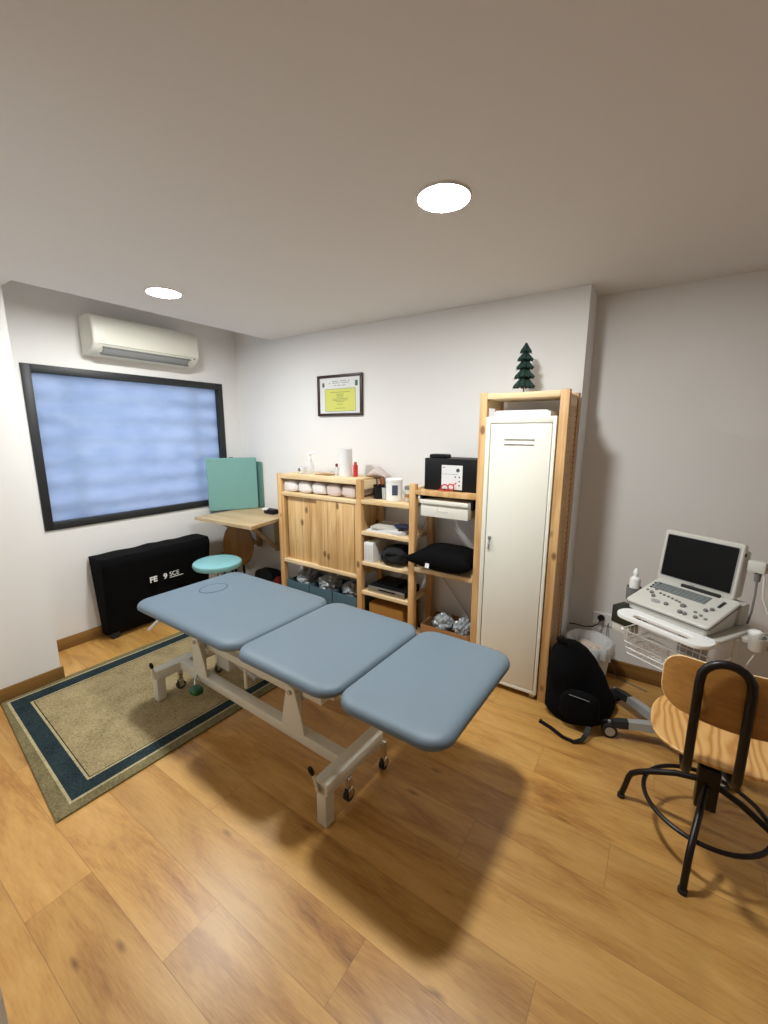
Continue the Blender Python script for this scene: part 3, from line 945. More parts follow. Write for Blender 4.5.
t.part('sliding_door', MB().box(-2.232, -1.862, YF+.012, YF+.028, .521, 1.055, .002), M_['pinedoor'])
b = MB()
for x in (-2.49, -2.41, -2.325):
    b.box(x-.0012, x+.0012, YF+.0333, YF+.035, .522, 1.049)
for x in (-2.155, -2.12, -2.03):
    b.box(x-.0012, x+.0012, YF+.0113, YF+.013, .522, 1.054)
t.part('board_joint', b, mat('board_joint_brown', srgb(150, 104, 58), .8))
t.part('low_shelf', MB().box(xa, xb, YF+.03, YR-.003, .055, .075, .002), M_['pineX'])

# --- low open rack: two bays
t = T('pine_shelf_rack', 'open pine shelf rack between the sliding-door cabinet and the tall locker', 'shelf', (-1.36, 2.51, 0))
rack = t
ladder(t, *PX[2], 1.235, (.06, 1.18))
xa, xb = PX[1][1]+.001, PX[2][0]-.001
SZ = (1.093, .865, .637, .411)
for z in SZ:
    t.part('shelf', MB().box(xa, xb, YF+.0005, YR-.003, z-.028, z, .002), M_['pineX'])
t.part('shelf', MB().box(xa, xb, YF+.02, YR-.003, .06, .085, .002), M_['pineX'])
xc, xd = PX[2][1]+.001, PX[3][0]-.001
t.part('top_shelf', MB().box(xc, xd, YF+.0005, YR-.003, 1.168, 1.199, .002), M_['pineZ'])
t.part('shelf', MB().box(xc, xd, YF+.0005, YR-.003, .643, .674, .002), M_['pineX'])
t.part('shelf', MB().box(xc, xd, YF+.02, YR-.003, .06, .085, .002), M_['pineX'])
b = MB().tube([(PX[1][1]+.02, YR-.001, .15), (xb, YR-.001, 1.0)], .004, 4)
t.part('cross_brace', b, M_['chrome'])
b = MB().tube([(xc+.01, YR+.006, .60), (xd-.01, YR+.006, .12)], .004, 4)
t.part('cross_brace', b, M_['steel'])

# --- tall frame round the locker
t = T('tall_pine_frame', 'tall pine upright frame standing around the cream metal locker', 'shelf', (-.686, 2.51, 0))
tall = t
HT = 1.788
ladder(t, *PX[3], HT, (.02, .45, 1.15, 1.74))
ladder(t, *PX[4], HT, (.03, 1.74))
t.part('side_board', MB().box(PX[4][0]+.012, PX[4][1]-.006, YF+.0425, YR-.0425, .0605, 1.7095), M_['pineZ'])
b = MB()
for y in (YF+.07, YF+.11, YR-.075, YR-.055, YR-.022):
    k = 0
    z = .12
    while z < 1.70:
        b.cyl((PX[4][1]-.0062 if y < YR-.043 else PX[4][1]-.0002, y, z), (PX[4][1]-.0052 if y < YR-.043 else PX[4][1]+.0006, y, z), .0035, 8)
        z += .032 if y > YR-.1 else .064
t.part('peg_holes', b, mat('peg_hole_dark', srgb(44, 24, 12), .9))['kind'] = 'stuff'
t.part('top_shelf', MB().box(PX[3][1]+.0005, PX[4][0]-.0005, YF+.0005, YR-.003, 1.752, 1.783, .002), M_['pineX'])

# --- locker
LX0, LX1, LY0, LZ0, LZ1 = -.879, -.497, 2.352, .038, 1.654
t = T('metal_locker', 'tall cream metal locker with one door inside the pine frame', 'locker', (-.688, 2.5, 0))
b = MB()
b.box(LX0, LX0+.026, LY0, LY0+.02, LZ0, LZ1, .002).box(LX1-.018, LX1, LY0, LY0+.02, LZ0, LZ1, .002)
b.box(LX0+.026, LX1-.018, LY0, LY0+.02, LZ1-.035, LZ1, .002).box(LX0+.026, LX1-.018, LY0, LY0+.02, LZ0, LZ0+.02, .002)
b.box(LX0, LX1, LY0+.0195, 2.655, LZ0, LZ1, .003)
t.part('body', b, M_['locker'])
dr = MB().box(LX0+.0295, LX1-.0215, LY0+.001, LY0+.018, LZ0+.0235, LZ1-.0385, .0025)
dr = t.part('door', dr, M_['locker'])
b = MB().box(LX0+.026, LX1-.018, LY0+.0165, LY0+.0196, LZ0+.02, LZ1-.035)
t.part('door_gap', b, M_['creamdark'])
for z in (1.530, 1.503):
    b = MB(); 
    M = Matrix.Translation((-.688, LY0+.001, z)) @ Matrix.Rotation(pi/2, 4, 'X')
    slab(b, 0, 0, .085, .006, .006, [(0, 0), (.001, .003), (.003, .005), (.0055, .006)], M, 4)
    t.part('vent_ridge', b, M_['locker'], dr)
b = MB().box(-.835, -.817, LY0-.006, LY0+.002, .945, .965, .002)
h = t.part('lock', b, M_['steel'], dr)
b = MB().box(-.832, -.82, LY0-.012, LY0+.001, .885, .94, .003)
t.part('handle', b, M_['chrome'], dr)
for x in (LX0+.03, LX1-.03):
    for y in (LY0+.04, 2.62):
        t.part('foot', MB().box(x-.015, x+.015, y-.015, y+.015, 0, LZ0+.002), M_['steel'])
b = MB()
M = Matrix.Translation((-.690, 2.50, LZ1+.001)) @ Matrix.Rotation(radians(-1.0), 4, 'Z')
b.box(-.150, .155, -.12, .12, 0, .026, .003, M).box(-.145, .140, -.115, .115, .0262, .033, .002, M)
single('flat_box', b, M_['white'], 'flat white box lying on top of the cream metal locker', 'box', (-.69, 2.5, LZ1))

# --- bristle tree
tx, ty = -.722, 2.50
t = T('tabletop_tree', 'small dark green bristle Christmas tree on top of the tall pine frame', 'ornament tree', (tx, ty, 1.784))
t.part('base', MB().lathe([(.028, 1.784), (.028, 1.790), (.02, 1.794)], (tx, ty, 0), 20), M_['trunk'])
t.part('stem', MB().cyl((tx, ty, 1.792), (tx, ty, 2.03), .004, 8), M_['trunk'])
for k, (z, r_, h_) in enumerate([(1.815, .058, .075), (1.868, .053, .07), (1.918, .046, .062), (1.962, .042, .055), (2.005, .030, .055)]):
    b = MB()
    n = 60
    L = []
    for q in range(4):
        f = q/3
        ring = []
        for i in range(n):
            rr = r_*(1-f*.85)*(1+.10*((i*7) % 5-2)/2*(1-f))
            a = 2*pi*i/n
            ring.append(Vector((tx+rr*cos(a), ty+rr*sin(a), z+h_*f+.004*((i*3) % 4)*(1-f))))
        L.append(ring)
    L.insert(0, [Vector((tx+.012*cos(2*pi*i/n), ty+.012*sin(2*pi*i/n), z+.014)) for i in range(n)])
    b.loops(L)
    # loose bristles
    for i in range(44):
        a = random.random()*2*pi; f = random.random()*.8
        r0 = r_*(1-f*.85)
        p = Vector((tx+r0*.8*cos(a), ty+r0*.8*sin(a), z+h_*f))
        q = Vector((tx+(r0+.007)*cos(a), ty+(r0+.007)*sin(a), z+h_*f-.008))
        b.tube([p, q], [.0016, .0006], 4)
    t.part('branch_tier', b, M_['tree'])

# --- things on the cabinet top
TZ = 1.236
def pump_bottle(name, label, x, y, z, r, h, m, group=None):
    t = T(name, label, 'bottle', (x, y, z), group=group)
    t.part('body', MB().lathe([(r*.92, .0005), (r, .006), (r, h*.62), (r*.8, h*.70), (r*.35, h*.75), (r*.35, h*.80)], (x, y, z), 24), m)
    return t
tx, ty = -2.40, 2.50
t = T('spray_bottle', 'white spray bottle with a bent trigger head on the pine cabinet top', 'bottle', (tx, ty, TZ))
t.part('body', MB().lathe([(.030, .0005), (.033, .008), (.033, .055), (.022, .075), (.013, .09), (.012, .105)], (tx, ty, TZ), 24), M_['clear'])
b = MB().box(tx-.013, tx+.013, ty-.012, ty+.012, TZ+.10, TZ+.12, .003)
b.tube([(tx, ty, TZ+.118), (tx-.012, ty, TZ+.140), (tx-.006, ty, TZ+.158), (tx+.014, ty, TZ+.165), (tx+.030, ty, TZ+.160)], [.012, .013, .014, .012, .008], 10)
t.part('trigger_head', b, M_['white'])
t = T('lotion_jar', 'squat clear jar with dark mark beside the spray bottle', 'jar', (-2.455, 2.455, TZ))
t.part('body', MB().box(-2.485, -2.425, 2.43, 2.48, TZ+.0005, TZ+.055, .008), M_['clear'])
t.part('mark', MB().box(-2.465, -2.445, 2.4285, 2.4302, TZ+.02, TZ+.045), M_['label'])
t = T('small_bottle', 'slim clear bottle with dark cap left of the paper roll', 'bottle', (-2.105, 2.48, TZ))
t.part('body', MB().lathe([(.014, .0005), (.015, .004), (.015, .06), (.008, .07)], (-2.105, 2.48, TZ), 16), M_['clear'])
t.part('cap', MB().lathe([(.010, .0705), (.010, .09), (.006, .094)], (-2.105, 2.48, TZ), 16), M_['darkred'])
t = T('paper_roll', 'upright white paper towel roll on the pine cabinet top', 'paper roll', (-2.03, 2.50, TZ))
b = MB()
n = 36
rings = [[Vector((-2.03+r_*cos(2*pi*i/n), 2.5+r_*sin(2*pi*i/n), z)) for i in range(n)] for r_, z in
         ((.02, TZ+.0005), (.050, TZ+.0005), (.0505, TZ+.1), (.050, TZ+.208), (.02, TZ+.208))]
b.loops(rings, closed=True)
t.part('roll', b, M_['paper'])
t = T('red_bottle', 'small red bottle right of the white paper roll', 'bottle', (-1.945, 2.51, TZ))
t.part('body', MB().lathe([(.017, .0005), (.018, .004), (.018, .085), (.012, .093)], (-1.945, 2.51, TZ), 18), M_['red'])
t.part('cap', MB().lathe([(.011, .0935), (.011, .108), (.008, .111)], (-1.945, 2.51, TZ), 16), M_['red'])
# pale pink folded cloth
b = MB()
L = []
for i in range(13):
    u = i/12*2-1
    hh = .072*(1-abs(u))**.8+.006
    x = -1.80+u*.092
    wy = .055*(1-.3*abs(u))
    L.append([Vector((x, 2.60+wy*cos(a)*1.0, TZ+max(.0008, hh*.5+hh*.5*sin(a)))) for a in [2*pi*k/16 for k in range(16)]])
b.loops(L)
single('folded_cloth', b, M_['pink'], 'pale pink cloth piled in a peak at the right end of the pine cabinet top', 'cloth', (-1.80, 2.60, TZ), smooth=60)
b = MB().box(-2.30, -2.15, 2.44, 2.55, TZ+.0005, TZ+.004, 0)
single('leaflet', b, M_['card'], 'thin leaflet lying flat on the pine cabinet top', 'leaflet', (-2.22, 2.5, TZ), smooth=0)

# --- rolled towels in the slot
for i in range(5):
    x = -2.527+i*.150
    b = MB()
    n = 28
    L = []
    for k, (y, f) in enumerate([(2.392, .45), (2.395, .8), (2.405, .97), (2.43, 1), (2.49, 1.0), (2.56, 1), (2.62, .95), (2.635, .6)]):
        ring = []
        for q in range(n):
            a = 2*pi*q/n
            nz = noise.noise(Vector((i*3.3, cos(a)*1.6, sin(a)*1.6+y*9)))
            wob = 1-.16*abs(nz)-.05*abs(sin(2.5*a+i))
            cc, ss = cos(a), sin(a)
            hz = .048*(1-.25*noise.noise(Vector((i*5.1, y*7, cc*1.4)))**2)
            ring.append(Vector((x+.0745*f*math.copysign(abs(cc)**.6, cc)*wob, y, 1.0845+.050+hz*f*math.copysign(abs(ss)**.7, ss)*min(1, wob*1.05))))
        L.append(ring)
    b.loops(L)
    lab = ['rolled white towel at the left end of the cabinet slot', 'rolled white towel, second from the left in the cabinet slot', 'rolled white towel in the middle of the cabinet slot', 'pale pinkish rolled towel, second from the right in the cabinet slot', 'pale pinkish rolled towel at the right end of the cabinet slot'][i]
    single('rolled_towel', b, M_['towel'] if i < 3 else M_['towelpink'], lab, 'towel', (x, 2.51, 1.084), 'rolled towels in the cabinet slot', 60)

# --- fabric boxes with plastic bags under the cabinet
names = ['left', 'middle', 'right']
for i, (x0, x1) in enumerate(((-2.600, -2.352), (-2.343, -2.101), (-2.092, -1.845))):
    t = T('fabric_box', f'{names[i]} blue-grey fabric storage box under the sliding-door cabinet', 'storage box', ((x0+x1)/2, 2.52, .076), group='fabric boxes under the cabinet')
    b = MB()
    o = [(x0, 2.385), (x1, 2.385), (x1, 2.65), (x0, 2.65)]
    w_ = .006
    zt = .325
    b.box(x0, x1, 2.385, 2.391, .0762, zt, .002).box(x0, x1, 2.644, 2.65, .0762, zt, .002)
    b.box(x0, x0+w_, 2.391, 2.644, .0762, zt, .002).box(x1-w_, x1, 2.391, 2.644, .0762, zt, .002).box(x0, x1, 2.385, 2.65, .0762, .084)
    t.part('body', b, M_['bluefab'])
    b = MB().blob(((x0+x1)/2, 2.51, .335), (.088, .095, .072), seed=i+2, amp=.18, freq=3.2, sub=4)
    single('plastic_bag', b, M_['foil'] if i == 1 else M_['plastic'], f'crumpled clear plastic bag bulging out of the {names[i]} fabric box', 'plastic bag', ((x0+x1)/2, 2.51, .27), 'plastic bags in the fabric boxes', 25)

# --- low rack, first bay
z = SZ[0]
tx, ty = -1.715, 2.49
t = T('pen_pot', 'black mesh pen pot at the left end of the rack top shelf', 'pen pot', (tx, ty, z))
b = MB()
n = 28
b.loops([[Vector((tx+r_*cos(2*pi*i/n), ty+r_*sin(2*pi*i/n), z+h_)) for i in range(n)] for r_, h_ in ((.040, .0005), (.043, .10), (.041, .10), (.038, .004))])
t.part('body', b, M_['black'])
pens = [(-.015, .0, -.03, .01, M_['black'], 'black pen leaning left in the mesh pen pot'), (.012, .01, .03, -.01, M_['red'], 'red-tipped pen leaning right in the mesh pen pot'),
        (.0, -.015, .008, -.03, M_['steel'], 'grey pen leaning forward in the mesh pen pot')]
for dx, dy, ex, ey, m, lab in pens:
    b = MB().tube([(tx+dx*.5, ty+dy*.5, z+.006), (tx+ex, ty+ey, z+.145)], .0038, 8)
    single('pen', b, m, lab, 'pen', (tx, ty, z+.005), 'pens in the pot')
tx = -1.648
b = MB().lathe([(.022, .0005), (.026, .085), (.024, .085), (.020, .005)], (tx, 2.47, z), 20)
single('drinking_glass', b, M_['clear'], 'clear glass between the pen pot and the white tub', 'glass', (tx, 2.47, z))
tx, ty = -1.573, 2.47
t = T('white_tub', 'white round plastic tub with dark blue label on the rack top shelf', 'tub', (tx, ty, z))
t.part('body', MB().lathe([(.052, .0005), (.056, .005), (.058, .135)], (tx, ty, z), 32), M_['white'])
t.part('lid', MB().lathe([(.060, .1352), (.061, .150), (.055, .156)], (tx, ty, z), 32), M_['white'])
b = MB()
L = [[], []]
vs = []
A0, A1 = radians(-72), radians(-32)
for k in range(9):
    a = A0+(A1-A0)*k/8
    vs.append((b.bm.verts.new((tx+.0592*cos(a), ty+.0592*sin(a), z+.045)), b.bm.verts.new((tx+.0592*cos(a), ty+.0592*sin(a), z+.115))))
for k in range(8):
    b.bm.faces.new((vs[k][0], vs[k+1][0], vs[k+1][1], vs[k][1]))
t.part('label_patch', b, M_['label'])
tx = -1.462
t = T('small_jar', 'small white jar with brown print right of the white tub', 'jar', (tx, 2.50, z))
t.part('body', MB().lathe([(.034, .0005), (.036, .004), (.036, .085)], (tx, 2.5, z), 24), M_['greywhite'])
t.part('lid', MB().lathe([(.037, .0852), (.037, .105), (.033, .108)], (tx, 2.5, z), 24), M_['grey'])
t.part('printed_band', MB().lathe([(.0364, .03), (.0364, .055)], (tx, 2.5, z), 24, cap0=False, cap1=False), M_['card'])

# second shelf: papers and cloth
z = SZ[1]
for k, (dx, rot, lab, m) in enumerate(((0, .02, 'lowest white booklet in the stack on the second rack shelf', 'paper'), (.02, -.06, 'middle white booklet in the stack on the second rack shelf', 'paper'), (-.01, .10, 'topmost booklet with grey cover on the second rack shelf', 'greywhite'))):
    b = MB()
    M = Matrix.Translation((-1.60+dx, 2.49, z+.0006+k*.0145)) @ Matrix.Rotation(rot, 4, 'Z')
    b.box(-.15+.02*k, .15-.02*k, -.11, .11, 0, .014, .001, M)
    single('booklet', b, M_[m], lab, 'booklet', (-1.6+dx, 2.49, z+k*.0145), 'booklets on the second rack shelf', 0)
b = MB().blob((-1.475, 2.44, z+.060), (.060, .055, .016), seed=5, amp=.2, freq=2.5, sub=3)
single('navy_cloth', b, M_['navy'], 'small crumpled navy cloth on top of the booklets', 'cloth', (-1.475, 2.44, z+.045), smooth=60)
# third shelf: white box and black bag
z = SZ[2]
t = T('white_box', 'white box with grey side lettering at the left of the third rack shelf', 'box', (-1.71, 2.47, z))
t.part('body', MB().box(-1.770, -1.690, 2.375, 2.56, z+.0006, z+.145, .003), M_['paper'])
b = MB()
for k in range(5):
    b.box(-1.76+.013*k, -1.755+.013*k, 2.3738, 2.3752, z+.02, z+.125)
t.part('printed_stripes', b, M_['greywhite'])
t = T('black_pouch', 'black fabric pouch slumped on the third rack shelf', 'pouch', (-1.525, 2.46, z))
b = MB().blob((-1.530, 2.46, z+.070), (.112, .105, .060), seed=9, amp=.16, freq=1.8, sub=4, power=.8)
for v in b.bm.verts:
    v.co.z = max(v.co.z, z+.0008)
bd = t.part('body', b, M_['darkfab'], smooth=60)
b = MB().tube([(-1.60, 2.36, z+.06), (-1.55, 2.352, z+.10), (-1.48, 2.36, z+.105), (-1.44, 2.375, z+.07)], .007, 8)
t.part('strap', b, M_['black'], bd)
# fourth shelf: dark flat player
z = SZ[3]
t = T('disc_player', 'dark flat disc player with a silver front on the fourth rack shelf', 'player', (-1.575, 2.48, z))
t.part('body', MB().box(-1.735, -1.425, 2.385, 2.60, z+.0006, z+.050, .003), M_['black'])
t.part('front', MB().box(-1.735, -1.425, 2.375, 2.3848, z+.003, z+.048, .003), M_['steel'])
t.part('disc_tray', MB().box(-1.64, -1.50, 2.373, 2.3748, z+.026, z+.036, 0), M_['black'])
b = MB().box(-1.70, -1.52, 2.44, 2.58, z+.0506, z+.072, .003)
single('black_case', b, M_['black'], 'thin black case lying on the disc player', 'case', (-1.61, 2.51, z+.0505))
b = MB().box(-1.745, -1.45, 2.40, 2.63, .086, .315, .003)
t = T('cardboard_box', 'brown cardboard box on the bottom of the rack next to the sliding-door cabinet', 'box', (-1.6, 2.51, .086))
t.part('body', b, M_['carddark'])
t.part('flap_seam', MB().box(-1.745, -1.45, 2.512, 2.516, .3148, .3165), M_['card'])

# --- low rack, second bay
z = 1.199
t = T('black_box', 'wide black storage box with a white printed sheet on its front', 'box', (-1.13, 2.5, z))
bb = t.part('body', MB().box(-1.312, -.935, 2.43, 2.63, z+.0008, z+.205, .004), M_['black'])
sh = t.part('printed_sheet', MB().box(-1.187, -1.045, 2.4275, 2.4298, z+.012, z+.165), M_['paper'])
inkm = mat('grey_ink', srgb(70, 72, 76), .8)
b = MB()
Mx = lambda x, zz: Matrix.Translation((x, 2.4268, zz)) @ Matrix.Rotation(pi/2, 4, 'X')
b.lathe([(.012, -.0006), (.012, .0006)], M=Mx(-1.075, z+.135), n=20)
t.part('round_mark', b, inkm, sh)
for (x, zz) in ((-1.092, .092), (-1.064, .092), (-1.064, .066), (-1.064, .040)):
    t.part('small_mark', MB().lathe([(.005, -.0006), (.005, .0006)], M=Mx(x, z+zz), n=12), M_['darkred'] if zz > .08 and x < -1.08 else inkm, sh)
t.part('rule_line', MB().box(-1.183, -1.078, 2.4266, 2.4276, z+.108, z+.1095), inkm, sh)
t.part('heading_mark', MB().box(-1.180, -1.165, 2.4266, 2.4276, z+.148, z+.153), inkm, sh)
b = MB(); slab(b, -1.235, 2.50, .060, .045, .012, [(.004, z+.206), (0, z+.21), (0, z+.222), (.006, z+.229)])
single('small_black_case', b, M_['black'], 'small black case on top of the wide black box', 'case', (-1.235, 2.5, z+.206))
t = T('scissors', 'red-handled scissors leaning before the white printed sheet', 'scissors', (-1.13, 2.405, z))
yy = 2.402
b = MB().tube([(-1.150+.024*cos(a), yy, z+.024+.020*sin(a)) for a in [2*pi*i/20 for i in range(20)]], .0042, 8, closed=True)
t.part('handle_loop', b, M_['red'])
b = MB().tube([(-1.106+.020*cos(a), yy-.006, z+.030+.020*sin(a)) for a in [2*pi*i/20 for i in range(20)]], .0042, 8, closed=True)
t.part('handle_loop', b, M_['red'])
b = MB().tube([(-1.172, yy, z+.014), (-1.192, yy-.002, z+.006)], .004, 8).tube([(-1.092, yy-.004, z+.044), (-1.075, yy+.006, z+.058)], .004, 8)
t.part('shank', b, M_['red'])
# drawer unit under the top shelf
t = T('hanging_drawer', 'white shallow drawer hung under the top shelf of the rack', 'drawer', (-1.13, 2.5, 1.03))
b = MB().box(-1.293, -.968, 2.352, 2.60, 1.036, 1.140, .004)
dd = t.part('drawer', b, M_['locker'])
t.part('front_lip', MB().box(-1.297, -.964, 2.340, 2.3515, 1.120, 1.146, .003), M_['locker'], dd)
b = MB()
for a in ((-1.175, -1.172, 1.075, 1.100), (-1.105, -1.102, 1.075, 1.080), (-1.172, -1.102, 1.075, 1.078)):
    b.box(a[0], a[1], 2.3495, 2.3519, a[2], a[3])
t.part('label_holder', b, M_['greywhite'], dd)
b = MB().box(-1.310, -1.296, 2.37, 2.62, 1.10, 1.1675, .002)
t.part('rail', b, M_['black'])
b = MB().box(-.959, -.945, 2.37, 2.62, 1.10, 1.1675, .002)
t.part('rail', b, M_['black'])
# black cushion
z = .674
t = T('black_cushion', 'black soft cushion with a white tag lying on the middle rack shelf', 'cushion', (-1.15, 2.44, z))
b = MB()
N = 24
Mc = Matrix.Translation((-1.136, 2.452, z+.006))
grid = {}
HX, HY_, TH = .210, .168, .084
for side in (1, -1):
    for i in range(N+1):
        for j in range(N+1):
            u, v = i/N*2-1, j/N*2-1
            edge = (1-u*u)**.5*(1-v*v)**.5 if abs(u) < 1 and abs(v) < 1 else 0
            x = HX*u*(1-.10*(1-v*v)**.8*abs(u)); y = HY_*v*(1-.10*(1-u*u)**.8*abs(v))
            if u < 0 and v < 0: x -= .062*abs(u)**4*abs(v)**5
            if u > 0 and v < 0: y += .04*abs(u)**3*abs(v)**2
            h = TH*edge**.75+.004*noise.noise(Vector((u*3, v*3, side)))*edge
            zz = .072+(h if side > 0 else -min(h, .0705))
            if edge == 0 and side < 0:
                grid[(side, i, j)] = grid[(1, i, j)]; continue
            grid[(side, i, j)] = b.bm.verts.new(Mc @ Vector((x, y, zz)))
for side in (1, -1):
    for i in range(N):
        for j in range(N):
            q = [grid[(side, i, j)], grid[(side, i+1, j)], grid[(side, i+1, j+1)], grid[(side, i, j+1)]]
            if side < 0: q.reverse()
            b.bm.faces.new(q)
cu = t.part('cover', b, M_['blackfab'], smooth=60)
for v in cu.data.vertices:
    wco = v.co.z+z
    pass
b = MB()
M = Matrix.Translation((-1.205, 2.290, z+.055)) @ Matrix.Rotation(radians(-15), 4, 'X')
b.box(-.014, .014, -.001, .0005, -.016, .014, 0, M)
t.part('tag', b, M_['paper'], cu)
# bottom: cardboard box with clear bags
t = T('cardboard_box', 'open brown cardboard box on the rack bottom next to the locker', 'box', (-1.14, 2.51, .086))
b = MB()
x0, x1, y0, y1, z0, z1 = -1.30, -.945, 2.395, 2.65, .0862, .262
b.box(x0, x1, y0, y0+.005, z0, z1).box(x0, x1, y1-.005, y1, z0, z1).box(x0, x0+.005, y0+.005, y1-.005, z0, z1).box(x1-.005, x1, y0+.005, y1-.005, z0, z1).box(x0+.005, x1-.005, y0+.005, y1-.005, z0, z0+.005)
t.part('body', b, M_['card'])
b = MB().blob((-1.175, 2.50, .262), (.072, .080, .060), seed=21, amp=.2, freq=3.6, sub=4)
single('plastic_bag', b, M_['foil'], 'left crumpled silvery bag in the cardboard box next to the locker', 'plastic bag', (-1.17, 2.5, .2), 'silvery bags in the cardboard box', 25)
b = MB().blob((-1.022, 2.48, .270), (.052, .075, .066), seed=33, amp=.2, freq=3.6, sub=4)
single('plastic_bag', b, M_['foil'], 'right crumpled silvery bag in the cardboard box next to the locker', 'plastic bag', (-1.015, 2.48, .2), 'silvery bags in the cardboard box', 25)

# things on the floor under the desk
b = MB().blob((-3.03, 2.55, .15), (.16, .10, .14), seed=14, amp=.08, freq=1.6, sub=4, power=.75)
for v in b.bm.verts: v.co.z = max(v.co.z, .001)
single('black_bag', b, M_['darkfab'], 'black bag on the floor beneath the corner desk, left of the dark red bag', 'bag', (-3.03, 2.55, 0), smooth=60)
b = MB().blob((-2.765, 2.44, .15), (.06, .07, .15), seed=15, amp=.08, freq=1.6, sub=3, power=.75)
for v in b.bm.verts: v.co.z = max(v.co.z, .001)
single('red_bag', b, M_['darkred'], 'dark red bag on the floor against the left side of the pine cabinet', 'bag', (-2.765, 2.44, 0), smooth=60)

# ------------------------------------------------------------------ waste bin
wx, wy = -.285, 2.72
t = T('waste_bin', 'white waste bin with a pale plastic liner in the corner beyond the locker', 'bin', (wx, wy, 0))
t.part('body', MB().loops([[Vector((wx+r_*cos(2*pi*i/36), wy+r_*sin(2*pi*i/36), z)) for i in range(36)] for r_, z in ((.098, .001), (.103, .01), (.128, .285), (.124, .285), (.098, .014))]), M_['white'])
b = MB()
n = 64
L = []
for r_, z, amp in ((.118, .10, .0), (.1215, .18, .001), (.124, .2, .002)):
    pass
for r_, z, amp in ((.10, .20, .004), (.119, .272, .001), (.131, .306, .002), (.137, .296, .004), (.138, .262, .006), (.137, .225, .009)):
    L.append([Vector((wx+(r_+amp*sin(i*1.7)+amp*.6*sin(i*.9))*cos(2*pi*i/n), wy+(r_+amp*sin(i*1.7)+amp*.6*sin(i*.9))*sin(2*pi*i/n), z+amp*1.2*sin(i*.6))) for i in range(n)])
b.loops(L, False, False)
t.part('liner', b, M_['liner'], smooth=60)
b = MB().blob((wx, wy, .215), (.098, .098, .055), seed=3, amp=.2, freq=3, sub=4)
single('crumpled_tissue', b, M_['tissue'], 'crumpled used tissues filling the lined waste bin', 'tissue', (wx, wy, .13), smooth=30)['kind'] = 'stuff'

# ------------------------------------------------------------------ backpack
t = T('backpack', 'black backpack slumped on the floor between the locker and the ultrasound trolley', 'backpack', (-.29, 2.36, 0))
b = MB()
NR, NS = 30, 22
L = []
for j in range(NS+1):
    v = j/NS
    z = .001+.405*v
    # leaning toward the locker post at the top
    cx = -.258-.112*v**1.1
    cy = 2.375+.03*v
    f = (1-(max(0, v-.70)/.30)**2*.92)**.5 if v > .70 else 1
    f *= (.82+.18*min(1, v/.12))
    hx_, hy_ = (.195-.112*v)*f, (.140-.020*v)*f
    ring = []
    for i in range(NR):
        a = 2*pi*i/NR
        c, s_ = cos(a), sin(a)
        k = 1+.10*noise.noise(Vector((c*1.6, s_*1.6, v*4)))+.03*noise.noise(Vector((c*5, s_*5, v*12)))
        x = cx+math.copysign(abs(c)**.8, c)*hx_*k
        y = cy+math.copysign(abs(s_)**.8, s_)*hy_*k
        y += .62*max(0, x-cx)
        ring.append(Vector((max(x, -.437), y, z)))
    L.append(ring)
b.loops(L)
bk = t.part('body', b, M_['blackfab'], smooth=60)
b = MB().blob((-.245, 2.232, .13), (.095, .035, .095), seed=44, amp=.06, freq=1.5, sub=3, power=.7)
for v in b.bm.verts: v.co.z = max(v.co.z, .004)
pk = t.part('front_pocket', b, M_['blackfab'], bk, smooth=60)
t.part('zip', MB().tube([(-.30, 2.208, .205), (-.25, 2.197, .21), (-.20, 2.203, .203)], .0022, 6), M_['grey'], bk, label='grey zip line')
b = MB()
# loose strap on the floor
path = [(-.425, 2.185, .006), (-.37, 2.165, .006), (-.30, 2.125, .006), (-.245, 2.118, .007), (-.21, 2.14, .02), (-.195, 2.175, .04), (-.19, 2.22, .07)]
pts = [Vector(p) for p in path]
L = []
for i, p in enumerate(pts):
    tn = (pts[min(i+1, len(pts)-1)]-pts[max(i-1, 0)]).normalized()
    s_ = Vector((-tn.y, tn.x, 0)).normalized()*.012
    u = Vector((0, 0, .0016))
    L.append([p-s_-u, p+s_-u, p+s_+u, p-s_+u])
b.loops(L)
t.part('strap', b, M_['black'], bk, smooth=40)
t.part('strap_tip', MB().box(-.434, -.420, 2.174, 2.200, .001, .012, .003), M_['black'], bk)
b = MB().tube([(-.40, 2.36, .41), (-.405, 2.35, .44), (-.38, 2.345, .455), (-.355, 2.35, .435), (-.35, 2.36, .40)], .007, 8)
t.part('grab_handle', b, M_['black'], bk)

# ------------------------------------------------------------------ socket, plug, cable
YS = 2.95
t = T('wall_socket', 'white double wall socket low on the recessed wall behind the waste bin', 'socket', (-.222, YS, .36))
b = MB(); M = Matrix.Translation((-.222, YS-.0005, .362)) @ Matrix.Rotation(pi/2, 4, 'X')
slab(b, 0, 0, .075, .041, .006, [(0, 0), (0, .006), (.003, .009)], M, 4)
t.part('face_plate', b, M_['wall'])
t = T('power_plug', 'round black plug with its cable in the low wall socket', 'plug', (-.250, YS-.01, .372))
M = Matrix.Translation((-.250, YS-.0098, .372)) @ Matrix.Rotation(pi/2, 4, 'X')
b = MB().lathe([(.020, 0), (.021, .012), (.017, .022), (.010, .034), (.006, .038)], n=20, M=M)
t.part('plug_body', b, M_['black'])
cb = [(-.250, YS-.046, .370), (-.258, YS-.055, .345), (-.29, YS-.05, .315), (-.34, YS-.05, .302), (-.40, YS-.04, .300), (-.435, YS-.05, .30)]
t.part('cable', MB().tube(cb, .0035, 8), M_['black'])
b = MB().tube([(-.205, YS-.012, .345), (-.210, YS-.03, .28), (-.205, YS-.03, .20), (-.185, YS-.03, .12), (-.15, YS-.03, .06), (-.12, YS-.05, .006), (.05, YS-.12, .006)], .0028, 8)
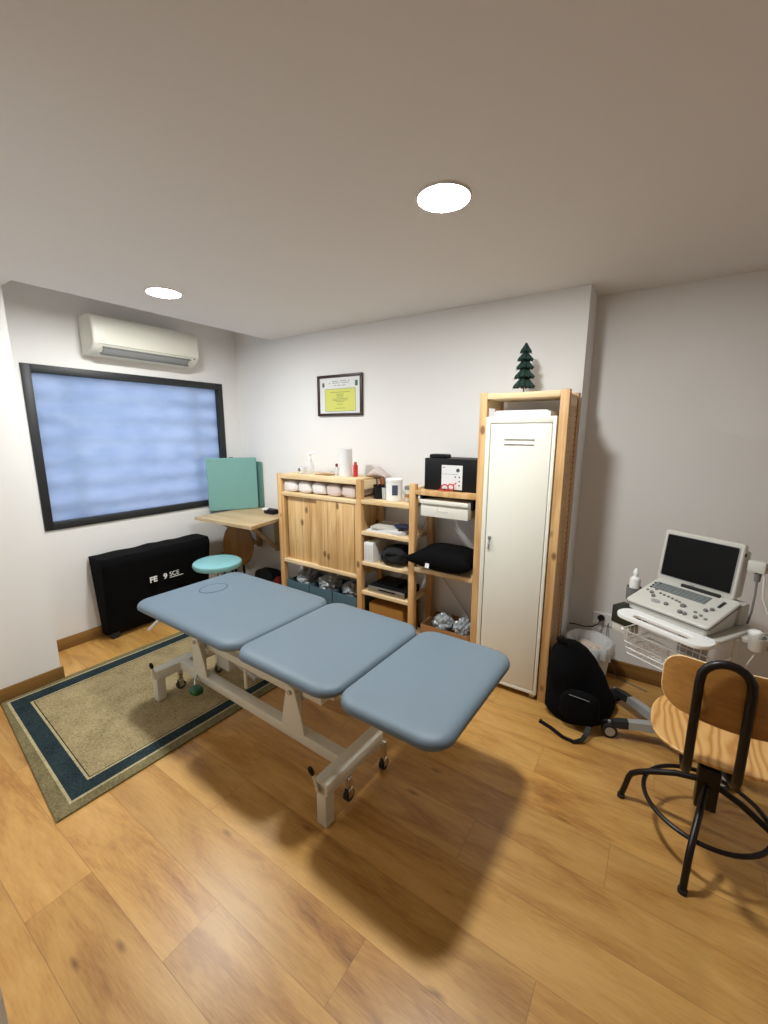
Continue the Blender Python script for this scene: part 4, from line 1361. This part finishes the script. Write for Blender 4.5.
single('grey_cable', b, M_['grey'], 'thin grey cable hanging from the wall socket to the floor', 'cable', (-.165, YS-.02, 0))

# ------------------------------------------------------------------ ultrasound trolley
TX, TY, TR = .15, 2.27, radians(-30.2)
t = T('ultrasound_trolley', 'white wheeled ultrasound trolley with wire basket, by the right wall', 'trolley', (TX, TY, 0), rot=TR)
trl = t
# tray with handle slot (outline with a hole built as two rings)
ZL = .728
n = 10
def slot(k=1.0):
    return rrect(0, -.188, .122*k, .024*k, .024*k, n)
def pl(P, z): return [Vector((x, y, z)) for x, y in P]
# front lip ring around slot
lip = rrect(0, -.177, .196, .062, .055, n)
b = MB()
b.loops([pl(lip, ZL-.012), pl(rrect(0, -.177, .198, .064, .057, n), ZL-.002), pl(lip, ZL+.004), pl(rrect(0, -.188, .125, .027, .026, n), ZL+.004), pl(slot(), ZL-.0), pl(slot(), ZL-.012)], closed=True)
t.part('handle_lip', b, M_['white'])
b = MB(); slab(b, 0, .035, .190, .149, .02, [(.003, ZL-.016), (0, ZL-.013), (0, ZL-.002), (.003, ZL+.001)])
t.part('tray', b, M_['greywhite'])
# column
b = MB(); slab(b, 0, .09, .055, .04, .02, [(0, .10), (0, .55), (.0, ZL-.017)])
t.part('column', b, M_['silver'])
b = MB(); slab(b, 0, .09, .07, .055, .03, [(0, .055), (0, .115), (.012, .128)])
hubp = t.part('base_hub', b, M_['silver'])
def loc(wx_, wy_):
    d = Vector((wx_-TX, wy_-TY)); c, s_ = cos(-TR), sin(-TR)
    return (d.x*c-d.y*s_, d.x*s_+d.y*c)
FL = loc(-.105, 2.285); BL = loc(-.115, 2.625)
ends = [FL, BL, (.22, .06), (.24, .30)]
for ex, ey in ends:
    hx0, hy0 = (.04 if ex > 0 else -.04), .09
    d = Vector((ex-hx0, ey-hy0, 0)); Ld = d.length; d.normalize()
    s_ = Vector((-d.y, d.x, 0))
    L = []
    for f, wd, z0, z1 in ((0, .030, .075, .118), (.5, .026, .072, .108), (.72, .023, .068, .100)):
        p = Vector((hx0, hy0, 0))+d*Ld*f
        L.append([p-s_*wd+Vector((0, 0, z0)), p+s_*wd+Vector((0, 0, z0)), p+s_*wd*.7+Vector((0, 0, z1)), p-s_*wd*.7+Vector((0, 0, z1))])
    arm = t.part('base_arm', MB().loops(L), M_['silver'])
    L = []
    for f, wd, z0, z1 in ((.70, .025, .066, .102), (.85, .024, .062, .098), (.98, .018, .062, .088)):
        p = Vector((hx0, hy0, 0))+d*Ld*f
        L.append([p-s_*wd+Vector((0, 0, z0)), p+s_*wd+Vector((0, 0, z0)), p+s_*wd*.7+Vector((0, 0, z1)), p-s_*wd*.7+Vector((0, 0, z1))])
    t.part('arm_cap', MB().loops(L), M_['rubber'], arm)
    e = Vector((ex, ey, 0))
    b = MB()
    for q in (-.018, .018):
        b.cyl(e+s_*(q-.009)+Vector((0, 0, .038)), e+s_*(q+.009)+Vector((0, 0, .038)), .037, 24)
    cw = t.part('caster_wheel', b, M_['rubber'], arm)
    b = MB()
    for q in (-.0285, .0285):
        b.cyl(e+s_*(q-.0012)+Vector((0, 0, .038)), e+s_*(q+.0012)+Vector((0, 0, .038)), .024, 24)
    b.cyl(e+Vector((0, 0, .04)), e+Vector((0, 0, .085)), .008, 12)
    t.part('wheel_hub', b, M_['silver'], arm)
# wire basket
b = MB()
zt, zb, zm = .63, .51, .57
def rect(x0, x1, y0, y1, z): return [(x0, y0, z), (x1, y0, z), (x1, y1, z), (x0, y1, z)]
r_ = .0034
for (ins, z) in ((0, zt), (.012, zm), (.018, .54), (.025, zb)):
    R4 = rect(-.19+ins, .19-ins, -.165+ins, .04, z)
    for k in range(4):
        b.cyl(R4[k], R4[(k+1) % 4], r_*1.2 if z == zt else r_*.8, 6)
for k in range(13):
    x = -.18+.03*k
    b.tube([(x, -.165, zt), (x*.93, -.140, zb), (x*.93, .04, zb), (x, .04, zt)], r_*.55, 5)
for k in range(6):
    y = -.13+.03*k
    b.tube([(-.19, y, zt), (-.165, y, zb)], r_*.55, 5).tube([(.19, y, zt), (.165, y, zb)], r_*.55, 5)
    b.tube([(-.165, y, zb), (.165, y, zb)], r_*.55, 5)
t.part('wire_basket', b, M_['white'], smooth=40)
b = MB().box(-.196, -.186, .0, .03, .61, ZL-.015, .001).box(.186, .196, .0, .03, .61, ZL-.015, .001)
t.part('basket_hanger', b, M_['greywhite'])
# dark box below the left side of the tray
b = MB().box(-.300, -.200, -.090, .0, .610, .700, .004)
t.part('side_box', b, M_['greenblack'])
t.part('side_box_base', MB().box(-.295, -.202, -.085, -.005, .565, .6095, .004), M_['greywhite'])
# gel cup
cx, cy = -.276, .035
b = MB().loops([[Vector((cx+r_*cos(2*pi*i/28), cy+r_*sin(2*pi*i/28), z)) for i in range(28)] for r_, z in ((.030, .709), (.034, .712), (.036, .782), (.032, .782), (.030, .716))])
t.part('bottle_holder', b, M_['grey'])
# probe holder at right
b = MB().box(.190, .235, .05, .09, ZL-.03, ZL-.01, .003)
t.part('holder_arm', b, M_['greywhite'])
for (cx2, cy2) in ((.245, .06), (.270, .12)):
    b = MB().loops([[Vector((cx2+r_*cos(2*pi*i/24), cy2+r_*sin(2*pi*i/24), z)) for i in range(24)] for r_, z in ((.020, .672), (.028, .680), (.034, .738), (.030, .738), (.018, .69))])
    t.part('probe_holder', b, M_['greywhite'])
b = MB().tube([(-.10, .085, .5), (-.12, .14, .3), (-.05, .2, .08), (.02, .33, .01)], .004, 8)
t.part('mains_cable', b, M_['black'])

# things standing on the trolley, placed in world space with the same turn
def W(x, y, z):
    c, s_ = cos(TR), sin(TR)
    return (TX+x*c-y*s_, TY+x*s_+y*c, z)
t = T('gel_bottle', 'white pump bottle in the grey cup at the left of the ultrasound trolley', 'bottle', W(-.276, .035, .717), rot=TR)
t.part('body', MB().lathe([(.021, .0), (.024, .004), (.025, .10), (.023, .112), (.011, .122), (.011, .134)], n=24), M_['white'])
t.part('cap', MB().lathe([(.013, .1342), (.013, .150), (.009, .156), (.004, .164)], n=20), M_['white'])

t = T('ultrasound_machine', 'portable ultrasound machine with open dark screen and sloping keyboard on the trolley tray', 'ultrasound machine', W(0, 0, ZL+.0055), rot=TR)
Z0 = ZL+.001
X0, X1, Y0, Y1 = -.207, .152, -.132, .112
XC = (X0+X1)/2
def wedge(x0, x1, y0, y1, zb, f, bk, m=0):
    return [Vector((x0, y0, zb)), Vector((x1, y0, zb)), Vector((x1, y1, zb)), Vector((x0, y1, zb))], [Vector((x0, y0, f)), Vector((x1, y0, f)), Vector((x1, y1, bk)), Vector((x0, y1, bk))]
def topz(y): return .044+(.112-.044)*(y-Y0)/(Y1-Y0)
def kbring(ins, dz0, onto=None):
    P = rrect(XC, (Y0+Y1)/2, (X1-X0)/2-ins, (Y1-Y0)/2-ins, .014, 5)
    if onto is None: return [Vector((x, y, topz(y)+dz0)) for x, y in P]
    return [Vector((x, y, onto)) for x, y in P]
b = MB().loops([kbring(.010, 0, .0), kbring(.004, -.014), kbring(.0, -.011), kbring(.0, -.004), kbring(.004, 0)])
body = t.part('body', b, M_['greywhite'])
b = MB().loops([kbring(-.0012, -.013), kbring(-.0012, -.017), kbring(.004, -.017), kbring(.004, -.013)], closed=True)
t.part('body_band', b, M_['grey'], body)
slope = math.atan2(.112-.044, Y1-Y0)
def onkb(x, y, dz=0): return Matrix.Translation((x, y, topz(y)+dz)) @ Matrix.Rotation(slope, 4, 'X')
# keyboard strip
b = MB()
M = onkb(-.055, .045)
b.box(-.128, .112, -.034, .030, -.001, .0012, 0, M)
kb = t.part('keyboard', b, M_['grey'], body)
b = MB()
for r in range(4):
    for c in range(13):
        x = -.124+c*.018+(r % 2)*.002; y = .016-r*.0155
        b.box(x, x+.0145, y, y+.0115, .001, .0042, .001, M, 1)
t.part('keys', b, M_['key'], kb)
# buttons and knobs
btn = [(-.185, .055, .008), (-.165, .060, .008), (-.183, .035, .008), (-.163, .040, .008), (-.181, .015, .008), (-.150, .008, .010), (-.178, -.015, .009),
       (-.150, -.028, .012), (-.128, -.050, .012), (-.118, -.012, .009), (-.098, -.016, .009), (-.078, -.018, .009), (-.058, -.022, .009), (-.038, -.026, .009), (-.022, -.03, .009),
       (-.052, -.078, .013), (.005, -.050, .016), (.085, -.030, .012), (.100, -.010, .012), (.062, -.062, .010), (.09, -.072, .010), (.115, -.085, .010), (.082, -.098, .011), (.02, -.098, .014), (.04, -.100, .012)]
for i, (x, y, r_) in enumerate(btn):
    r_ *= 1.18
    M = onkb(x, y)
    b = MB()
    h_ = .009 if r_ > .0125 else .0035
    b.lathe([(r_*.62, -.001), (r_*.62, h_*.7), (r_*.52, h_)], n=14, M=M)
    t.part('button', b, M_['grey'] if r_ > .0095 else M_['rubber'], body)
M = onkb(-.098, -.080)
b = MB(); slab(b, 0, 0, .020, .012, .011, [(0, -.001), (0, .003), (.002, .004)], M, 6)
t.part('trackpad_key', b, M_['silver'], body)
M = onkb(.108, .045)
t.part('slider', MB().box(-.006, .006, -.026, .026, 0, .003, .001, M), M_['rubber'], body)
b = MB().box(-.09, .075, Y1-.022, Y1-.008, topz(Y1)-.010, topz(Y1)+.008, .003)
t.part('hinge', b, M_['rubber'], body)
# screen lid
SX0, SX1 = -.222, .116
SH = .258
tilt = radians(-7)
MS = Matrix.Translation(((SX0+SX1)/2, Y1+.006, topz(Y1)-.012)) @ Matrix.Rotation(tilt, 4, 'X')
sw = (SX1-SX0)/2
b = MB()
def lidring(ins, y, ins2=0):
    return [MS @ Vector((x, y, z)) for x, z in rrect(0, SH/2, sw-ins, SH/2-ins, .016, 6)]
b.loops([lidring(.004, 0), lidring(0, .004), lidring(0, .026), lidring(.006, .032)])
lid = t.part('screen_lid', b, M_['greywhite'])
b = MB()
def scrring(ins, y):
    return [MS @ Vector((x, y, z+.018)) for x, z in rrect(0, (SH-.026)/2, sw-.018-ins, (SH-.050)/2-ins, .006, 4)]
b.loops([scrring(-.003, -.0005), scrring(-.003, -.003), scrring(0, -.003), scrring(.001, -.0005)], closed=True)
t.part('screen_bezel', b, M_['silver'], lid)
b = MB().loops([scrring(.0, -.0002), scrring(.0, -.0012)])
t.part('screen', b, M_['screen'], lid)
b = MB()
M = MS
b.box(-sw+.045, sw-.004, .030, .085, .01, SH-.03, .014, M)
t.part('rear_housing', b, M_['greywhite'], lid)
b = MB().box(sw-.0, sw+.0015, .006, .022, SH-.055, SH-.040, 0, M)
t.part('side_latch', b, M_['rubber'], lid)
t.part('status_mark', MB().box(-.008, .008, -.0012, .001, .016, .019, 0, MS), M_['grey'], lid)
# body back part below the lid
b = MB().box(X0+.02, X1+.0, Y1, Y1+.075, .0, .095, .008)
t.part('rear_body', b, M_['greywhite'], body)

# probe and cables at the right
t = T('probe_connector', 'pale grey probe connector plugged high on the right of the ultrasound machine', 'connector', W(.163, .175, .915), rot=TR)
t.part('connector_block', MB().box(-.036, .030, -.020, .020, .060, .110, .006), M_['greywhite'])
t.part('cable_boot', MB().lathe([(.011, .02), (.013, .0545)], n=14), M_['grey'])
t.part('cable', MB().tube([(0, 0, .03), (.004, -.005, -.04), (.008, -.02, -.11), (.004, -.03, -.17)], .0045, 8), M_['grey'])
t.part('cable_loop', MB().tube([(.030, 0, .085), (.055, .0, .08), (.078, .01, .03), (.085, .01, -.06), (.08, .0, -.16), (.07, -.01, -.22)], .0045, 8), M_['grey'])
t = T('ultrasound_probe', 'white ultrasound probe resting head-up in the trolley side holder', 'probe', W(.245, .06, .694), rot=TR)
t.part('head', MB().lathe([(.010, .012), (.015, .02), (.018, .035), (.026, .048), (.026, .062), (.018, .07)], n=20, M=Matrix.Rotation(radians(-12), 4, 'Y') @ Matrix.Scale(.7, 4, (0, 1, 0))), M_['white'])
t.part('cable', MB().tube([(0, 0, .014), (0, 0, -.03), (-.02, -.02, -.10), (-.01, -.02, -.17), (.03, -.01, -.19), (.06, .0, -.12), (.065, .01, .0), (.04, .02, .08), (-.02, .03, .20), (-.035, .05, .29)], .004, 8), M_['greywhite'])
